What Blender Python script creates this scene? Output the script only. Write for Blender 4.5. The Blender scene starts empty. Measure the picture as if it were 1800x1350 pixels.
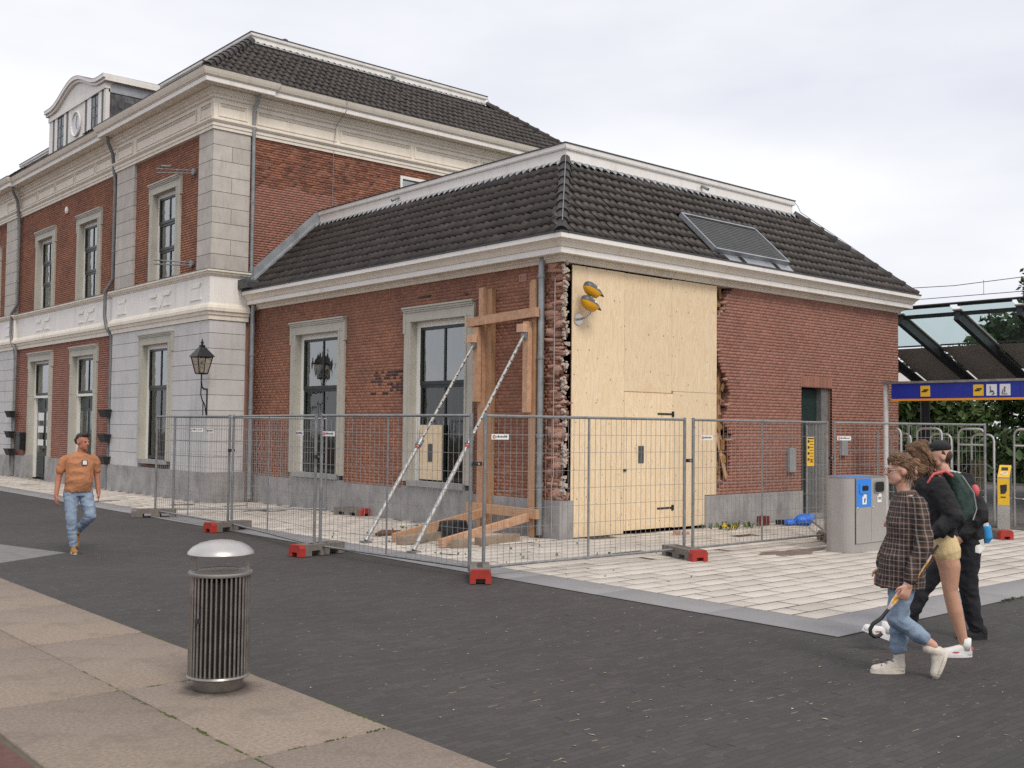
import bpy, math, random
import numpy as np
from mathutils import Vector, Matrix

random.seed(7); RNG = np.random.default_rng(7)
R = math.radians
SC = bpy.context.scene
COL = SC.collection

# ------------------------------------------------------------------ camera
# world frame: the annex corner at ground is the origin, X runs along its right wall, Y along its window wall
CAM = Vector((-12.444, -13.001, 1.88)); YAW, PITCH, ROLL = R(48.86), R(2.36), R(-0.638)
cam = bpy.data.cameras.new('camera'); cam.sensor_fit = 'HORIZONTAL'; cam.sensor_width = 36
cam.lens = 1871.78 / 1800 * 36; cam.clip_start = .05; cam.clip_end = 2000
camo = bpy.data.objects.new('camera', cam); COL.objects.link(camo)
fw = Vector((math.cos(YAW)*math.cos(PITCH), math.sin(YAW)*math.cos(PITCH), math.sin(PITCH)))
rt = Vector((math.sin(YAW), -math.cos(YAW), 0)); dn = fw.cross(rt)
r2 = math.cos(ROLL)*rt + math.sin(ROLL)*dn; d2 = -math.sin(ROLL)*rt + math.cos(ROLL)*dn
mw = Matrix((r2, -d2, -fw)).transposed().to_4x4(); mw.translation = CAM
camo.matrix_world = mw; SC.camera = camo

# ------------------------------------------------------------------ light
SUN_EL, SUN_AZ = 48, 255          # soft sun behind cloud, from the right of the camera
w = bpy.data.worlds.new('World'); SC.world = w; w.use_nodes = True
nt = w.node_tree; N = nt.nodes; L = nt.links
bg = N['Background']
sky = N.new('ShaderNodeTexSky'); sky.sky_type = 'NISHITA'; sky.sun_disc = False
sky.sun_elevation = R(SUN_EL); sky.sun_rotation = R(90 - SUN_AZ); sky.dust_density = 3
tc = N.new('ShaderNodeTexCoord'); mp = N.new('ShaderNodeMapping'); mp.inputs['Scale'].default_value = (1, 1, 3.2)
mp.inputs['Rotation'].default_value = (.1, .25, .6)
no = N.new('ShaderNodeTexNoise'); no.inputs['Scale'].default_value = 1.7; no.inputs['Detail'].default_value = 6
no.inputs['Roughness'].default_value = .5
rp = N.new('ShaderNodeValToRGB'); e = rp.color_ramp.elements
e[0].position = .34; e[0].color = (6.5, 6.65, 7.45, 1); e[1].position = .62; e[1].color = (8.7, 8.7, 8.9, 1)
mx = N.new('ShaderNodeMix'); mx.data_type = 'RGBA'; mx.inputs[0].default_value = .93
L.new(tc.outputs['Generated'], mp.inputs['Vector']); L.new(mp.outputs[0], no.inputs['Vector']); L.new(no.outputs['Fac'], rp.inputs[0])
L.new(sky.outputs[0], mx.inputs[6]); L.new(rp.outputs[0], mx.inputs[7]); L.new(mx.outputs[2], bg.inputs['Color'])
bg.inputs['Strength'].default_value = .1
sl = bpy.data.lights.new('sun', 'SUN'); sl.energy = 1.5; sl.angle = R(20); sl.color = (1, .91, .80)
so = bpy.data.objects.new('sun', sl); COL.objects.link(so)
sd = Vector((math.cos(R(SUN_EL))*math.cos(R(SUN_AZ)), math.cos(R(SUN_EL))*math.sin(R(SUN_AZ)), math.sin(R(SUN_EL))))
so.rotation_euler = sd.to_track_quat('Z', 'Y').to_euler(); so.location = (0, -20, 30)
SC.view_settings.view_transform = 'Standard'; SC.view_settings.look = 'None'
SC.view_settings.exposure = .28; SC.view_settings.gamma = 1
SC.render.engine = 'CYCLES'
SC.cycles.max_bounces = 6; SC.cycles.transparent_max_bounces = 12
SC.cycles.use_denoising = False

# ------------------------------------------------------------------ materials
MATS = {}
def mat(name, c1, c2=None, scale=8., rough=.7, bump=0., bscale=None, metal=0., detail=5, spec=.4, rnd=0., stretch=None, ramp=(.35, .65), dirt=None, coord='Object', dstretch=None):
    """noise-mixed colour c1..c2; rnd = brightness spread from piece to piece; dirt = (colour, scale, amount)"""
    if name in MATS: return MATS[name]
    m = bpy.data.materials.new(name); m.use_nodes = True; MATS[name] = m
    t = m.node_tree; n = t.nodes; l = t.links; b = n['Principled BSDF']
    b.inputs['Roughness'].default_value = rough; b.inputs['Metallic'].default_value = metal
    b.inputs['Specular IOR Level'].default_value = spec
    c2 = c2 or tuple(x*.8 for x in c1)
    co = n.new('ShaderNodeTexCoord'); v = co.outputs[coord]
    if stretch:
        q = n.new('ShaderNodeMapping'); q.inputs['Scale'].default_value = stretch; l.new(v, q.inputs[0]); v = q.outputs[0]
    z = n.new('ShaderNodeTexNoise'); z.inputs['Scale'].default_value = scale; z.inputs['Detail'].default_value = detail
    z.inputs['Roughness'].default_value = .6
    l.new(v, z.inputs['Vector'])
    r = n.new('ShaderNodeValToRGB'); r.color_ramp.elements[0].position = ramp[0]; r.color_ramp.elements[1].position = ramp[1]
    r.color_ramp.elements[0].color = (*c1, 1); r.color_ramp.elements[1].color = (*c2, 1); l.new(z.outputs['Fac'], r.inputs[0])
    out = r.outputs[0]
    if dirt:
        z2 = n.new('ShaderNodeTexNoise'); z2.inputs['Scale'].default_value = dirt[1]; z2.inputs['Detail'].default_value = 7
        z2.inputs['Roughness'].default_value = .7
        dv = co.outputs[coord]
        if dstretch: qd = n.new('ShaderNodeMapping'); qd.inputs['Scale'].default_value = dstretch; l.new(dv, qd.inputs[0]); dv = qd.outputs[0]
        l.new(dv, z2.inputs['Vector'])
        rr = n.new('ShaderNodeMapRange'); rr.inputs[1].default_value = .5; rr.inputs[2].default_value = .75; rr.inputs[4].default_value = dirt[2]
        l.new(z2.outputs['Fac'], rr.inputs[0])
        k = n.new('ShaderNodeMix'); k.data_type = 'RGBA'; k.inputs[7].default_value = (*dirt[0], 1)
        l.new(rr.outputs[0], k.inputs[0]); l.new(out, k.inputs[6]); out = k.outputs[2]
    if rnd:
        g = n.new('ShaderNodeNewGeometry'); oi = n.new('ShaderNodeObjectInfo'); a = n.new('ShaderNodeMath'); a.operation = 'ADD'
        l.new(g.outputs['Random Per Island'], a.inputs[0]); l.new(oi.outputs['Random'], a.inputs[1])
        f = n.new('ShaderNodeMath'); f.operation = 'FRACT'; l.new(a.outputs[0], f.inputs[0])
        mr = n.new('ShaderNodeMapRange'); mr.inputs[3].default_value = 1-rnd; mr.inputs[4].default_value = 1+rnd; l.new(f.outputs[0], mr.inputs[0])
        hs = n.new('ShaderNodeHueSaturation'); l.new(out, hs.inputs['Color']); l.new(mr.outputs[0], hs.inputs['Value']); out = hs.outputs[0]
    l.new(out, b.inputs['Base Color'])
    if bump:
        z3 = n.new('ShaderNodeTexNoise'); z3.inputs['Scale'].default_value = bscale or scale*4; z3.inputs['Detail'].default_value = 4
        l.new(v, z3.inputs['Vector'])
        bp = n.new('ShaderNodeBump'); bp.inputs['Strength'].default_value = bump; bp.inputs['Distance'].default_value = .02
        l.new(z3.outputs['Fac'], bp.inputs['Height']); l.new(bp.outputs[0], b.inputs['Normal'])
    return m

brick_red = mat('brick_red', (.225, .10, .067), (.345, .15, .09), .8, .85, .2, 60, rnd=.17, ramp=(.3, .7), dirt=((.14, .08, .065), 1.4, .6))
brick_pink = mat('brick_pink', (.285, .132, .096), (.345, .163, .122), .8, .85, .2, 60, rnd=.12, ramp=(.3, .7), dirt=((.21, .115, .095), 1.2, .5))
brick_old = mat('brick_old', (.19, .08, .054), (.30, .122, .073), 2.5, .85, .3, 60, rnd=.32, dirt=((.055, .036, .03), 1.1, .8))
brick_raw = mat('brick_raw', (.34, .15, .10), (.50, .31, .24), 14, .95, .5, 50, rnd=.28, dirt=((.55, .46, .40), 9, .8))
mortar = mat('mortar', (.30, .17, .13), (.37, .22, .17), 3, .95, .3, 80)
stucco_grey = mat('stucco_grey', (.52, .51, .51), (.58, .57, .57), 1.4, .8, .06, 40, rnd=.04, dirt=((.36, .35, .35), 1.2, .6), dstretch=(3, 3, .6))
quoin_stone = mat('quoin_stone', (.45, .42, .38), (.53, .50, .46), 3, .85, .12, 50, rnd=.07, dirt=((.33, .30, .27), 2.2, .7), dstretch=(3, 3, .7))
cream = mat('cream_paint', (.77, .715, .625), (.73, .67, .57), 1.5, .55, .02, 30, dirt=((.50, .43, .34), 1.3, .55), dstretch=(3, 3, .9))
white = mat('white_paint', (.82, .795, .76), (.78, .755, .715), 1.5, .5, .02, 30, dirt=((.56, .52, .47), 1.1, .6), dstretch=(3, 3, .5))
surround = mat('surround_paint', (.42, .405, .345), (.47, .45, .39), 2, .6, .02, 40, dirt=((.30, .29, .25), 1.6, .5))
plinth_stone = mat('plinth_stone', (.27, .26, .26), (.37, .36, .35), 2.2, .85, .15, 45, rnd=.08, dirt=((.15, .14, .135), 1.8, .8), dstretch=(2, 2, .7))
tile_mat = mat('roof_tile_clay', (.024, .0178, .0150), (.035, .0262, .0215), 5, .5, .15, 50, rnd=.4, spec=.45, dirt=((.05, .043, .035), 3.5, .5))
zinc = mat('zinc', (.30, .32, .34), (.40, .42, .44), 3, .45, .05, 20, metal=.5, dirt=((.2, .2, .21), 2, .5))
pipe_zinc = mat('pipe_zinc', (.22, .24, .25), (.31, .33, .34), 5, .5, .03, 30, metal=.4, dirt=((.14, .14, .14), 3, .6))
dark_lead = mat('dark_lead', (.04, .042, .045), (.07, .072, .075), 5, .5)
black_paint = mat('black_green_paint', (.012, .018, .018), (.02, .027, .026), 4, .35)
door_green = mat('door_green', (.012, .028, .026), (.018, .036, .033), 3, .35)
black_iron = mat('black_iron', (.01, .01, .011), (.018, .018, .02), 8, .4, .1, 60)
slate = mat('slate', (.06, .06, .065), (.13, .13, .135), 6, .6, .2, 40, rnd=.35)
timber = mat('timber', (.50, .31, .185), (.43, .245, .135), 3.5, .7, .1, 20, stretch=(9, 9, .8), rnd=.12, dirt=((.28, .12, .05), 5, .5))
timber_pale = mat('timber_pale', (.55, .34, .22), (.44, .25, .15), 3.5, .7, .1, 20, stretch=(3, 3, 3), rnd=.12, dirt=((.30, .18, .11), 5, .5))
galv = mat('galvanised', (.22, .225, .23), (.32, .325, .33), 9, .42, .05, 50, metal=.6, dirt=((.2, .19, .18), 6, .5))
steel = mat('stainless', (.55, .54, .52), (.62, .61, .59), 5, .28, 0, metal=.9)
bin_steel = mat('bin_steel', (.24, .225, .21), (.33, .31, .29), 6, .38, .04, 40, metal=.75, dirt=((.08, .065, .05), 7, .6))
foot_grey = mat('foot_concrete', (.15, .13, .115), (.21, .185, .165), 6, .9, .2, 50, dirt=((.08, .07, .06), 5, .6))
foot_red = mat('foot_red', (.42, .035, .025), (.34, .03, .022), 6, .6, .1, 40, dirt=((.16, .04, .03), 6, .5))
plastic_black = mat('plastic_black', (.02, .021, .023), (.03, .03, .033), 10, .55)
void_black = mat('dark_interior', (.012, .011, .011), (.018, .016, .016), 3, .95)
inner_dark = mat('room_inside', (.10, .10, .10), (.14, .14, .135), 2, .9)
granite = mat('granite_band', (.235, .232, .24), (.28, .275, .28), 45, .8, .08, 90, rnd=.05, dirt=((.19, .17, .165), 1.1, .6))
concrete_tan = mat('concrete_tan', (.205, .163, .130), (.30, .242, .197), 38, .92, .3, 90, detail=9, rnd=.07, dirt=((.13, .105, .083), 2.4, .75))
moss = mat('moss', (.05, .085, .015), (.10, .12, .03), 20, .95, .4, 90)
weed = mat('weed_green', (.06, .11, .02), (.12, .16, .04), 12, .7, rnd=.3)
kerb_red = mat('kerb_red', (.10, .05, .04), (.14, .07, .055), 8, .9, .2, 60)
glass_frame_white = mat('frame_white', (.80, .79, .75), (.76, .75, .70), 4, .45)
curtain = mat('curtain', (.62, .60, .55), (.50, .48, .44), 6, .9, stretch=(14, 14, .6))
paper = mat('paper', (.8, .8, .78), (.75, .75, .73), 6, .7)
yellow_sign = mat('yellow_sign', (.80, .50, .03), (.76, .47, .03), 5, .45)
sign_blue = mat('sign_blue', (.012, .03, .30), (.014, .035, .33), 3, .35)
sign_orange = mat('sign_orange', (.85, .33, .02), (.8, .3, .02), 3, .4)
bin_blue = mat('bin_blue', (.03, .22, .72), (.035, .24, .75), 3, .4)
bin_grey = mat('bin_grey', (.33, .31, .295), (.36, .34, .325), 2.5, .45, .03, 60)
leaf = mat('foliage', (.035, .075, .018), (.085, .13, .035), 1.2, .7, rnd=.5)
leaf_dark = mat('foliage_dark', (.025, .055, .016), (.06, .10, .028), 1.2, .7, rnd=.5)
bark = mat('bark', (.08, .06, .045), (.12, .09, .07), 8, .95, .5, 30)

def glass_mat(name, tint, refl, rough=.05):
    m = bpy.data.materials.new(name); m.use_nodes = True; t = m.node_tree; n = t.nodes; l = t.links
    n.remove(n['Principled BSDF']); o = n['Material Output']
    tr = n.new('ShaderNodeBsdfTransparent'); tr.inputs[0].default_value = (*tint, 1)
    gl = n.new('ShaderNodeBsdfGlossy'); gl.inputs['Roughness'].default_value = rough; gl.inputs['Color'].default_value = (.93, .96, .96, 1)
    lw = n.new('ShaderNodeFresnel'); lw.inputs[0].default_value = 1.5
    a = n.new('ShaderNodeMath'); a.operation = 'ADD'; a.inputs[1].default_value = refl; l.new(lw.outputs[0], a.inputs[0])
    z = n.new('ShaderNodeTexNoise'); z.inputs['Scale'].default_value = 2.2
    bp = n.new('ShaderNodeBump'); bp.inputs['Strength'].default_value = .14; bp.inputs['Distance'].default_value = .05
    l.new(z.outputs['Fac'], bp.inputs['Height']); l.new(bp.outputs[0], gl.inputs['Normal'])
    x = n.new('ShaderNodeMixShader'); l.new(a.outputs[0], x.inputs[0]); l.new(tr.outputs[0], x.inputs[1]); l.new(gl.outputs[0], x.inputs[2])
    l.new(x.outputs[0], o.inputs['Surface']); MATS[name] = m; return m
glass = glass_mat('window_glass', (.55, .6, .59), .24)
glass_low = glass_mat('window_glass_clear', (.5, .55, .55), .04)
glass_roof = glass_mat('canopy_glass', (.72, .86, .84), .12)

def wood_mat(name, c1, c2, knot):
    m = bpy.data.materials.new(name); m.use_nodes = True; t = m.node_tree; n = t.nodes; l = t.links; b = n['Principled BSDF']
    b.inputs['Roughness'].default_value = .65; b.inputs['Specular IOR Level'].default_value = .3
    co = n.new('ShaderNodeTexCoord'); q = n.new('ShaderNodeMapping'); q.inputs['Scale'].default_value = (5, 5, .55); l.new(co.outputs['Object'], q.inputs[0])
    z = n.new('ShaderNodeTexNoise'); z.inputs['Scale'].default_value = 1.5; z.inputs['Detail'].default_value = 3; z.inputs['Distortion'].default_value = 1.2; l.new(q.outputs[0], z.inputs['Vector'])
    wv = n.new('ShaderNodeMath'); wv.operation = 'MULTIPLY'; wv.inputs[1].default_value = 52; l.new(z.outputs['Fac'], wv.inputs[0])
    sn = n.new('ShaderNodeMath'); sn.operation = 'SINE'; l.new(wv.outputs[0], sn.inputs[0])
    mr = n.new('ShaderNodeMapRange'); mr.inputs[1].default_value = -1; l.new(sn.outputs[0], mr.inputs[0])
    k = n.new('ShaderNodeMix'); k.data_type = 'RGBA'; k.inputs[6].default_value = (*c1, 1); k.inputs[7].default_value = (*c2, 1); l.new(mr.outputs[0], k.inputs[0])
    q2 = n.new('ShaderNodeMapping'); q2.inputs['Scale'].default_value = (6.5, 6.5, 3.2); l.new(co.outputs['Object'], q2.inputs[0])
    vo = n.new('ShaderNodeTexVoronoi'); vo.inputs['Scale'].default_value = 1; l.new(q2.outputs[0], vo.inputs['Vector'])
    r2_ = n.new('ShaderNodeValToRGB'); r2_.color_ramp.elements[0].position = .025; r2_.color_ramp.elements[0].color = (1, 1, 1, 1)
    r2_.color_ramp.elements[1].position = .085; r2_.color_ramp.elements[1].color = (0, 0, 0, 1); l.new(vo.outputs['Distance'], r2_.inputs[0])
    k2 = n.new('ShaderNodeMix'); k2.data_type = 'RGBA'; k2.inputs[7].default_value = (*knot, 1); l.new(r2_.outputs[0], k2.inputs[0]); l.new(k.outputs[2], k2.inputs[6])
    oi = n.new('ShaderNodeObjectInfo'); mr2 = n.new('ShaderNodeMapRange'); mr2.inputs[3].default_value = .93; mr2.inputs[4].default_value = 1.06; l.new(oi.outputs['Random'], mr2.inputs[0])
    hs = n.new('ShaderNodeHueSaturation'); l.new(k2.outputs[2], hs.inputs['Color']); l.new(mr2.outputs[0], hs.inputs['Value'])
    l.new(hs.outputs[0], b.inputs['Base Color']); MATS[name] = m; return m
plywood = wood_mat('plywood', (.80, .655, .455), (.73, .56, .355), (.38, .17, .06))

def paver_mat(name, base, var, joint_dark, specks):
    m = mat(name, base, var, 2.2, .9, .15, 70, rnd=.13, dirt=(joint_dark, 1.6, .55)); return m
paver = paver_mat('paver_beige', (.47, .43, .38), (.56, .515, .46), (.33, .285, .24), 0)
paver_bed = mat('paver_joint_sand', (.045, .036, .028), (.07, .056, .044), 9, .95, .3, 60)

def street_mat():
    m = bpy.data.materials.new('dark_clinker'); m.use_nodes = True; t = m.node_tree; n = t.nodes; l = t.links; b = n['Principled BSDF']
    b.inputs['Roughness'].default_value = .82; b.inputs['Specular IOR Level'].default_value = .35
    co = n.new('ShaderNodeTexCoord'); q = n.new('ShaderNodeMapping'); q.inputs['Rotation'].default_value = (0, 0, 0); l.new(co.outputs['Object'], q.inputs[0])
    br = n.new('ShaderNodeTexBrick'); br.inputs['Scale'].default_value = 1; br.inputs['Brick Width'].default_value = .2; br.inputs['Row Height'].default_value = .066
    br.inputs['Mortar Size'].default_value = .0045; br.inputs['Mortar Smooth'].default_value = .3; br.inputs['Bias'].default_value = -.2
    br.inputs['Color1'].default_value = (.056, .051, .050, 1); br.inputs['Color2'].default_value = (.072, .066, .064, 1); br.inputs['Mortar'].default_value = (.045, .041, .039, 1)
    l.new(q.outputs[0], br.inputs['Vector'])
    z = n.new('ShaderNodeTexNoise'); z.inputs['Scale'].default_value = .35; z.inputs['Detail'].default_value = 6; z.inputs['Roughness'].default_value = .65; l.new(co.outputs['Object'], z.inputs['Vector'])
    mr = n.new('ShaderNodeMapRange'); mr.inputs[1].default_value = .3; mr.inputs[2].default_value = .7; mr.inputs[3].default_value = .84; mr.inputs[4].default_value = 1.16; l.new(z.outputs['Fac'], mr.inputs[0])
    hs = n.new('ShaderNodeHueSaturation'); l.new(br.outputs['Color'], hs.inputs['Color']); l.new(mr.outputs[0], hs.inputs['Value'])
    # straw and sand caught in some joints: thin bright slivers where joint and patchy noise meet
    z2 = n.new('ShaderNodeTexNoise'); z2.inputs['Scale'].default_value = 6; z2.inputs['Detail'].default_value = 5; z2.inputs['Roughness'].default_value = .7; l.new(co.outputs['Object'], z2.inputs['Vector'])
    r3 = n.new('ShaderNodeMapRange'); r3.inputs[1].default_value = .54; r3.inputs[2].default_value = .62; l.new(z2.outputs['Fac'], r3.inputs[0])
    mm = n.new('ShaderNodeMath'); mm.operation = 'MULTIPLY'; l.new(r3.outputs[0], mm.inputs[0]); l.new(br.outputs['Fac'], mm.inputs[1])
    m3 = n.new('ShaderNodeMath'); m3.operation = 'MULTIPLY'; m3.inputs[1].default_value = .35; l.new(mm.outputs[0], m3.inputs[0])
    k = n.new('ShaderNodeMix'); k.data_type = 'RGBA'; k.inputs[7].default_value = (.24, .20, .13, 1); l.new(m3.outputs[0], k.inputs[0]); l.new(hs.outputs[0], k.inputs[6])
    # light grit
    vo = n.new('ShaderNodeTexVoronoi'); vo.inputs['Scale'].default_value = 4.6; l.new(co.outputs['Object'], vo.inputs['Vector'])
    c = n.new('ShaderNodeMath'); c.operation = 'LESS_THAN'; c.inputs[1].default_value = .062; l.new(vo.outputs['Distance'], c.inputs[0])
    sp = n.new('ShaderNodeSeparateColor'); l.new(vo.outputs['Color'], sp.inputs[0])
    c2 = n.new('ShaderNodeMath'); c2.operation = 'GREATER_THAN'; c2.inputs[1].default_value = .45; l.new(sp.outputs[0], c2.inputs[0])
    c3 = n.new('ShaderNodeMath'); c3.operation = 'MULTIPLY'; l.new(c.outputs[0], c3.inputs[0]); l.new(c2.outputs[0], c3.inputs[1])
    k2 = n.new('ShaderNodeMix'); k2.data_type = 'RGBA'; k2.inputs[7].default_value = (.17, .15, .12, 1); l.new(c3.outputs[0], k2.inputs[0]); l.new(k.outputs[2], k2.inputs[6])
    l.new(k2.outputs[2], b.inputs['Base Color'])
    bp = n.new('ShaderNodeBump'); bp.inputs['Strength'].default_value = .3; bp.inputs['Distance'].default_value = .004; bp.invert = True
    l.new(br.outputs['Fac'], bp.inputs['Height']); l.new(bp.outputs[0], b.inputs['Normal'])
    MATS['dark_clinker'] = m; return m
street_dark = street_mat()

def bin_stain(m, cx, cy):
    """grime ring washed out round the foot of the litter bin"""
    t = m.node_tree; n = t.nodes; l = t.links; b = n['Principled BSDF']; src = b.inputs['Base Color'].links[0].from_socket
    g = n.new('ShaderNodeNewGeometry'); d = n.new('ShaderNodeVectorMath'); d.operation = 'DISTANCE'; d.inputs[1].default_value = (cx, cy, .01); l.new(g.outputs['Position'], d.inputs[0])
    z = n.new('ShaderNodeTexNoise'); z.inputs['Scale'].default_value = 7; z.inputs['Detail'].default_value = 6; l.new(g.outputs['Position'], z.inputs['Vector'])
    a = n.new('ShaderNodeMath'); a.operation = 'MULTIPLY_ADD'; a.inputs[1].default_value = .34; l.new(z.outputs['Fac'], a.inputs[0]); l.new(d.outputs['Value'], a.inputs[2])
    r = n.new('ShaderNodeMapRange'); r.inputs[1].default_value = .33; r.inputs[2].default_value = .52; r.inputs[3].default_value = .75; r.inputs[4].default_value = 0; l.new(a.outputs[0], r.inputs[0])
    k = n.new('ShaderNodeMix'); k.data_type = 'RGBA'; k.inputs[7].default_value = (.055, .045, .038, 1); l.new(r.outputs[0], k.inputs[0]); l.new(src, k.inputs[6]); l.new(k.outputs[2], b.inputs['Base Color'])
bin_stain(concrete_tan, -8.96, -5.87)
# ------------------------------------------------------------------ helpers
ORG = {}
def tag(o, label=None, cat=None, group=None, kind=None):
    if label: o['label'] = label
    if cat: o['category'] = cat
    if group: o['group'] = group
    if kind: o['kind'] = kind
    return o
def thing(name, label, cat, loc=(0, 0, 0), rotz=0, group=None, local=False):
    """an Empty at the base of a thing; local=True: its parts are modelled in the thing's own frame"""
    o = bpy.data.objects.new(name, None); COL.objects.link(o); o.location = loc; o.rotation_euler = (0, 0, rotz); o.empty_display_size = .2
    ORG[o.name] = np.zeros(3) if local else np.array(loc, float)
    return tag(o, label, cat, group)
def org(p): return ORG.get(p.name, np.zeros(3)) if p else np.zeros(3)
def link(name, me, m, parent=None, loc=None, rot=None, kind=None, label=None):
    o = bpy.data.objects.new(name, me); COL.objects.link(o)
    if m is not None and not me.materials: me.materials.append(m)
    if parent: o.parent = parent
    if loc is not None: o.location = Vector(loc) - Vector(org(parent))
    if rot is not None: o.rotation_euler = rot
    ORG[o.name] = org(parent)
    if kind: o['kind'] = kind
    if label: o['label'] = label
    return o
def mesh_np(name, V, F, smooth=False):
    me = bpy.data.meshes.new(name); V = np.asarray(V, float); F = np.asarray(F, int)
    me.vertices.add(len(V)); me.vertices.foreach_set('co', V.ravel())
    k = F.shape[1]; me.loops.add(F.size); me.loops.foreach_set('vertex_index', F.ravel())
    me.polygons.add(len(F)); me.polygons.foreach_set('loop_start', np.arange(len(F))*k); me.polygons.foreach_set('loop_total', np.full(len(F), k))
    me.update(calc_edges=True); me.validate()
    if smooth: me.polygons.foreach_set('use_smooth', np.ones(len(F), bool))
    return me
BOXF = np.array([[0, 3, 2, 1], [4, 5, 6, 7], [0, 1, 5, 4], [1, 2, 6, 5], [2, 3, 7, 6], [3, 0, 4, 7]])
def boxes_np(A):
    """A rows x0,x1,y0,y1,z0,z1 -> V,F"""
    A = np.asarray(A, float); n = len(A)
    ix = [(0, 2, 4), (1, 2, 4), (1, 3, 4), (0, 3, 4), (0, 2, 5), (1, 2, 5), (1, 3, 5), (0, 3, 5)]
    V = np.stack([A[:, list(i)] for i in ix], 1).reshape(-1, 3)
    F = (BOXF[None] + (np.arange(n)*8)[:, None, None]).reshape(-1, 4)
    return V, F
class MB:
    def __init__(s): s.v = []; s.f = []
    def add(s, V, F):
        n = len(s.v); s.v += [tuple(map(float, p)) for p in V]; s.f += [tuple(int(i)+n for i in f) for f in F]; return s
    def box(s, x0, x1, y0, y1, z0, z1):
        V, F = boxes_np([[min(x0, x1), max(x0, x1), min(y0, y1), max(y0, y1), min(z0, z1), max(z0, z1)]]); return s.add(V, F)
    def cbox(s, c, sz, rot=None):
        h = np.array(sz)/2; V, F = boxes_np([[-h[0], h[0], -h[1], h[1], -h[2], h[2]]])
        if rot is not None: V = V @ np.array(rot).T
        return s.add(V+np.array(c), F)
    def beam(s, p0, p1, w, h, up=(0, 0, 1)):
        p0, p1 = Vector(p0), Vector(p1); d = (p1-p0); ln = d.length; d.normalize(); u = Vector(up); sd_ = d.cross(u)
        if sd_.length < 1e-4: sd_ = d.cross(Vector((1, 0, 0)))
        sd_.normalize(); u = sd_.cross(d)
        rot = np.array([list(d), list(sd_), list(u)]).T
        return s.cbox(list((p0+p1)/2), (ln, w, h), rot)
    def tube(s, pts, r, n=8, cap=True):
        pts = [np.array(p, float) for p in pts]; m = len(pts); rr = r if hasattr(r, '__len__') else [r]*m
        T = [pts[min(i+1, m-1)]-pts[max(i-1, 0)] for i in range(m)]; T = [t/(np.linalg.norm(t)+1e-9) for t in T]
        u = np.cross(T[0], [0, 0, 1]); u = u if np.linalg.norm(u) > 1e-3 else np.cross(T[0], [1, 0, 0]); u /= np.linalg.norm(u)
        V = []
        for i in range(m):
            u = u-T[i]*(u@T[i]); u /= np.linalg.norm(u); w_ = np.cross(T[i], u)
            for k in range(n):
                a = 2*math.pi*k/n; V.append(pts[i]+rr[i]*(math.cos(a)*u+math.sin(a)*w_))
        F = [(i*n+k, i*n+(k+1) % n, (i+1)*n+(k+1) % n, (i+1)*n+k) for i in range(m-1) for k in range(n)]
        if cap: F += [tuple(range(n))[::-1], tuple((m-1)*n+k for k in range(n))]
        return s.add(V, F)
    def lathe(s, prof, c=(0, 0, 0), n=24, sx=1, sy=1):
        V = [(c[0]+r*sx*math.cos(2*math.pi*k/n), c[1]+r*sy*math.sin(2*math.pi*k/n), c[2]+z) for r, z in prof for k in range(n)]
        m = len(prof); F = [(i*n+k, i*n+(k+1) % n, (i+1)*n+(k+1) % n, (i+1)*n+k) for i in range(m-1) for k in range(n)]
        if prof[0][0] > 1e-6: F.append(tuple(range(n))[::-1])
        if prof[-1][0] > 1e-6: F.append(tuple((m-1)*n+k for k in range(n)))
        return s.add(V, F)
    def ball(s, c, r, n=12, m=8):
        r = r if hasattr(r, '__len__') else (r, r, r)
        prof = [(math.sin(math.pi*i/m), -math.cos(math.pi*i/m)) for i in range(m+1)]
        V = [(c[0]+r[0]*p*math.cos(2*math.pi*k/n), c[1]+r[1]*p*math.sin(2*math.pi*k/n), c[2]+r[2]*z) for p, z in prof for k in range(n)]
        F = [(i*n+k, i*n+(k+1) % n, (i+1)*n+(k+1) % n, (i+1)*n+k) for i in range(m) for k in range(n)]
        return s.add(V, F)
    def prism(s, pts, axis, a, b):
        """polygon pts in the plane across axis, extruded a..b. axis 'x': pts=(y,z); 'y': (x,z); 'z': (x,y)"""
        n = len(pts)
        mk = {'x': lambda p, t: (t, p[0], p[1]), 'y': lambda p, t: (p[0], t, p[1]), 'z': lambda p, t: (p[0], p[1], t)}[axis]
        V = [mk(p, a) for p in pts]+[mk(p, b) for p in pts]
        F = [tuple(range(n)), tuple(range(2*n-1, n-1, -1))]+[(i, i+n, (i+1) % n+n, (i+1) % n) for i in range(n)]
        return s.add(V, F)
    def sweep(s, path, prof, closed_prof=True):
        """profile (outward offset, z) swept along an XY path with mitred corners; outward = left of travel"""
        P = [np.array(p, float) for p in path]; m = len(P); k = len(prof); V = []
        for i in range(m):
            d0 = P[i]-P[i-1] if i else P[1]-P[0]; d1 = P[i+1]-P[i] if i < m-1 else P[i]-P[i-1]
            d0 /= np.linalg.norm(d0); d1 /= np.linalg.norm(d1)
            n0 = np.array([-d0[1], d0[0]]); n1 = np.array([-d1[1], d1[0]]); nn = n0+n1; nn = nn/(nn@nn)*2 if nn@nn > 1e-6 else n0
            for o, z in prof: q = P[i]+nn*o; V.append((q[0], q[1], z))
        F = [(i*k+j, i*k+(j+1) % k, (i+1)*k+(j+1) % k, (i+1)*k+j) for i in range(m-1) for j in range(k if closed_prof else k-1)]
        if closed_prof: F += [tuple(range(k))[::-1], tuple((m-1)*k+j for j in range(k))]
        return s.add(V, F)
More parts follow.
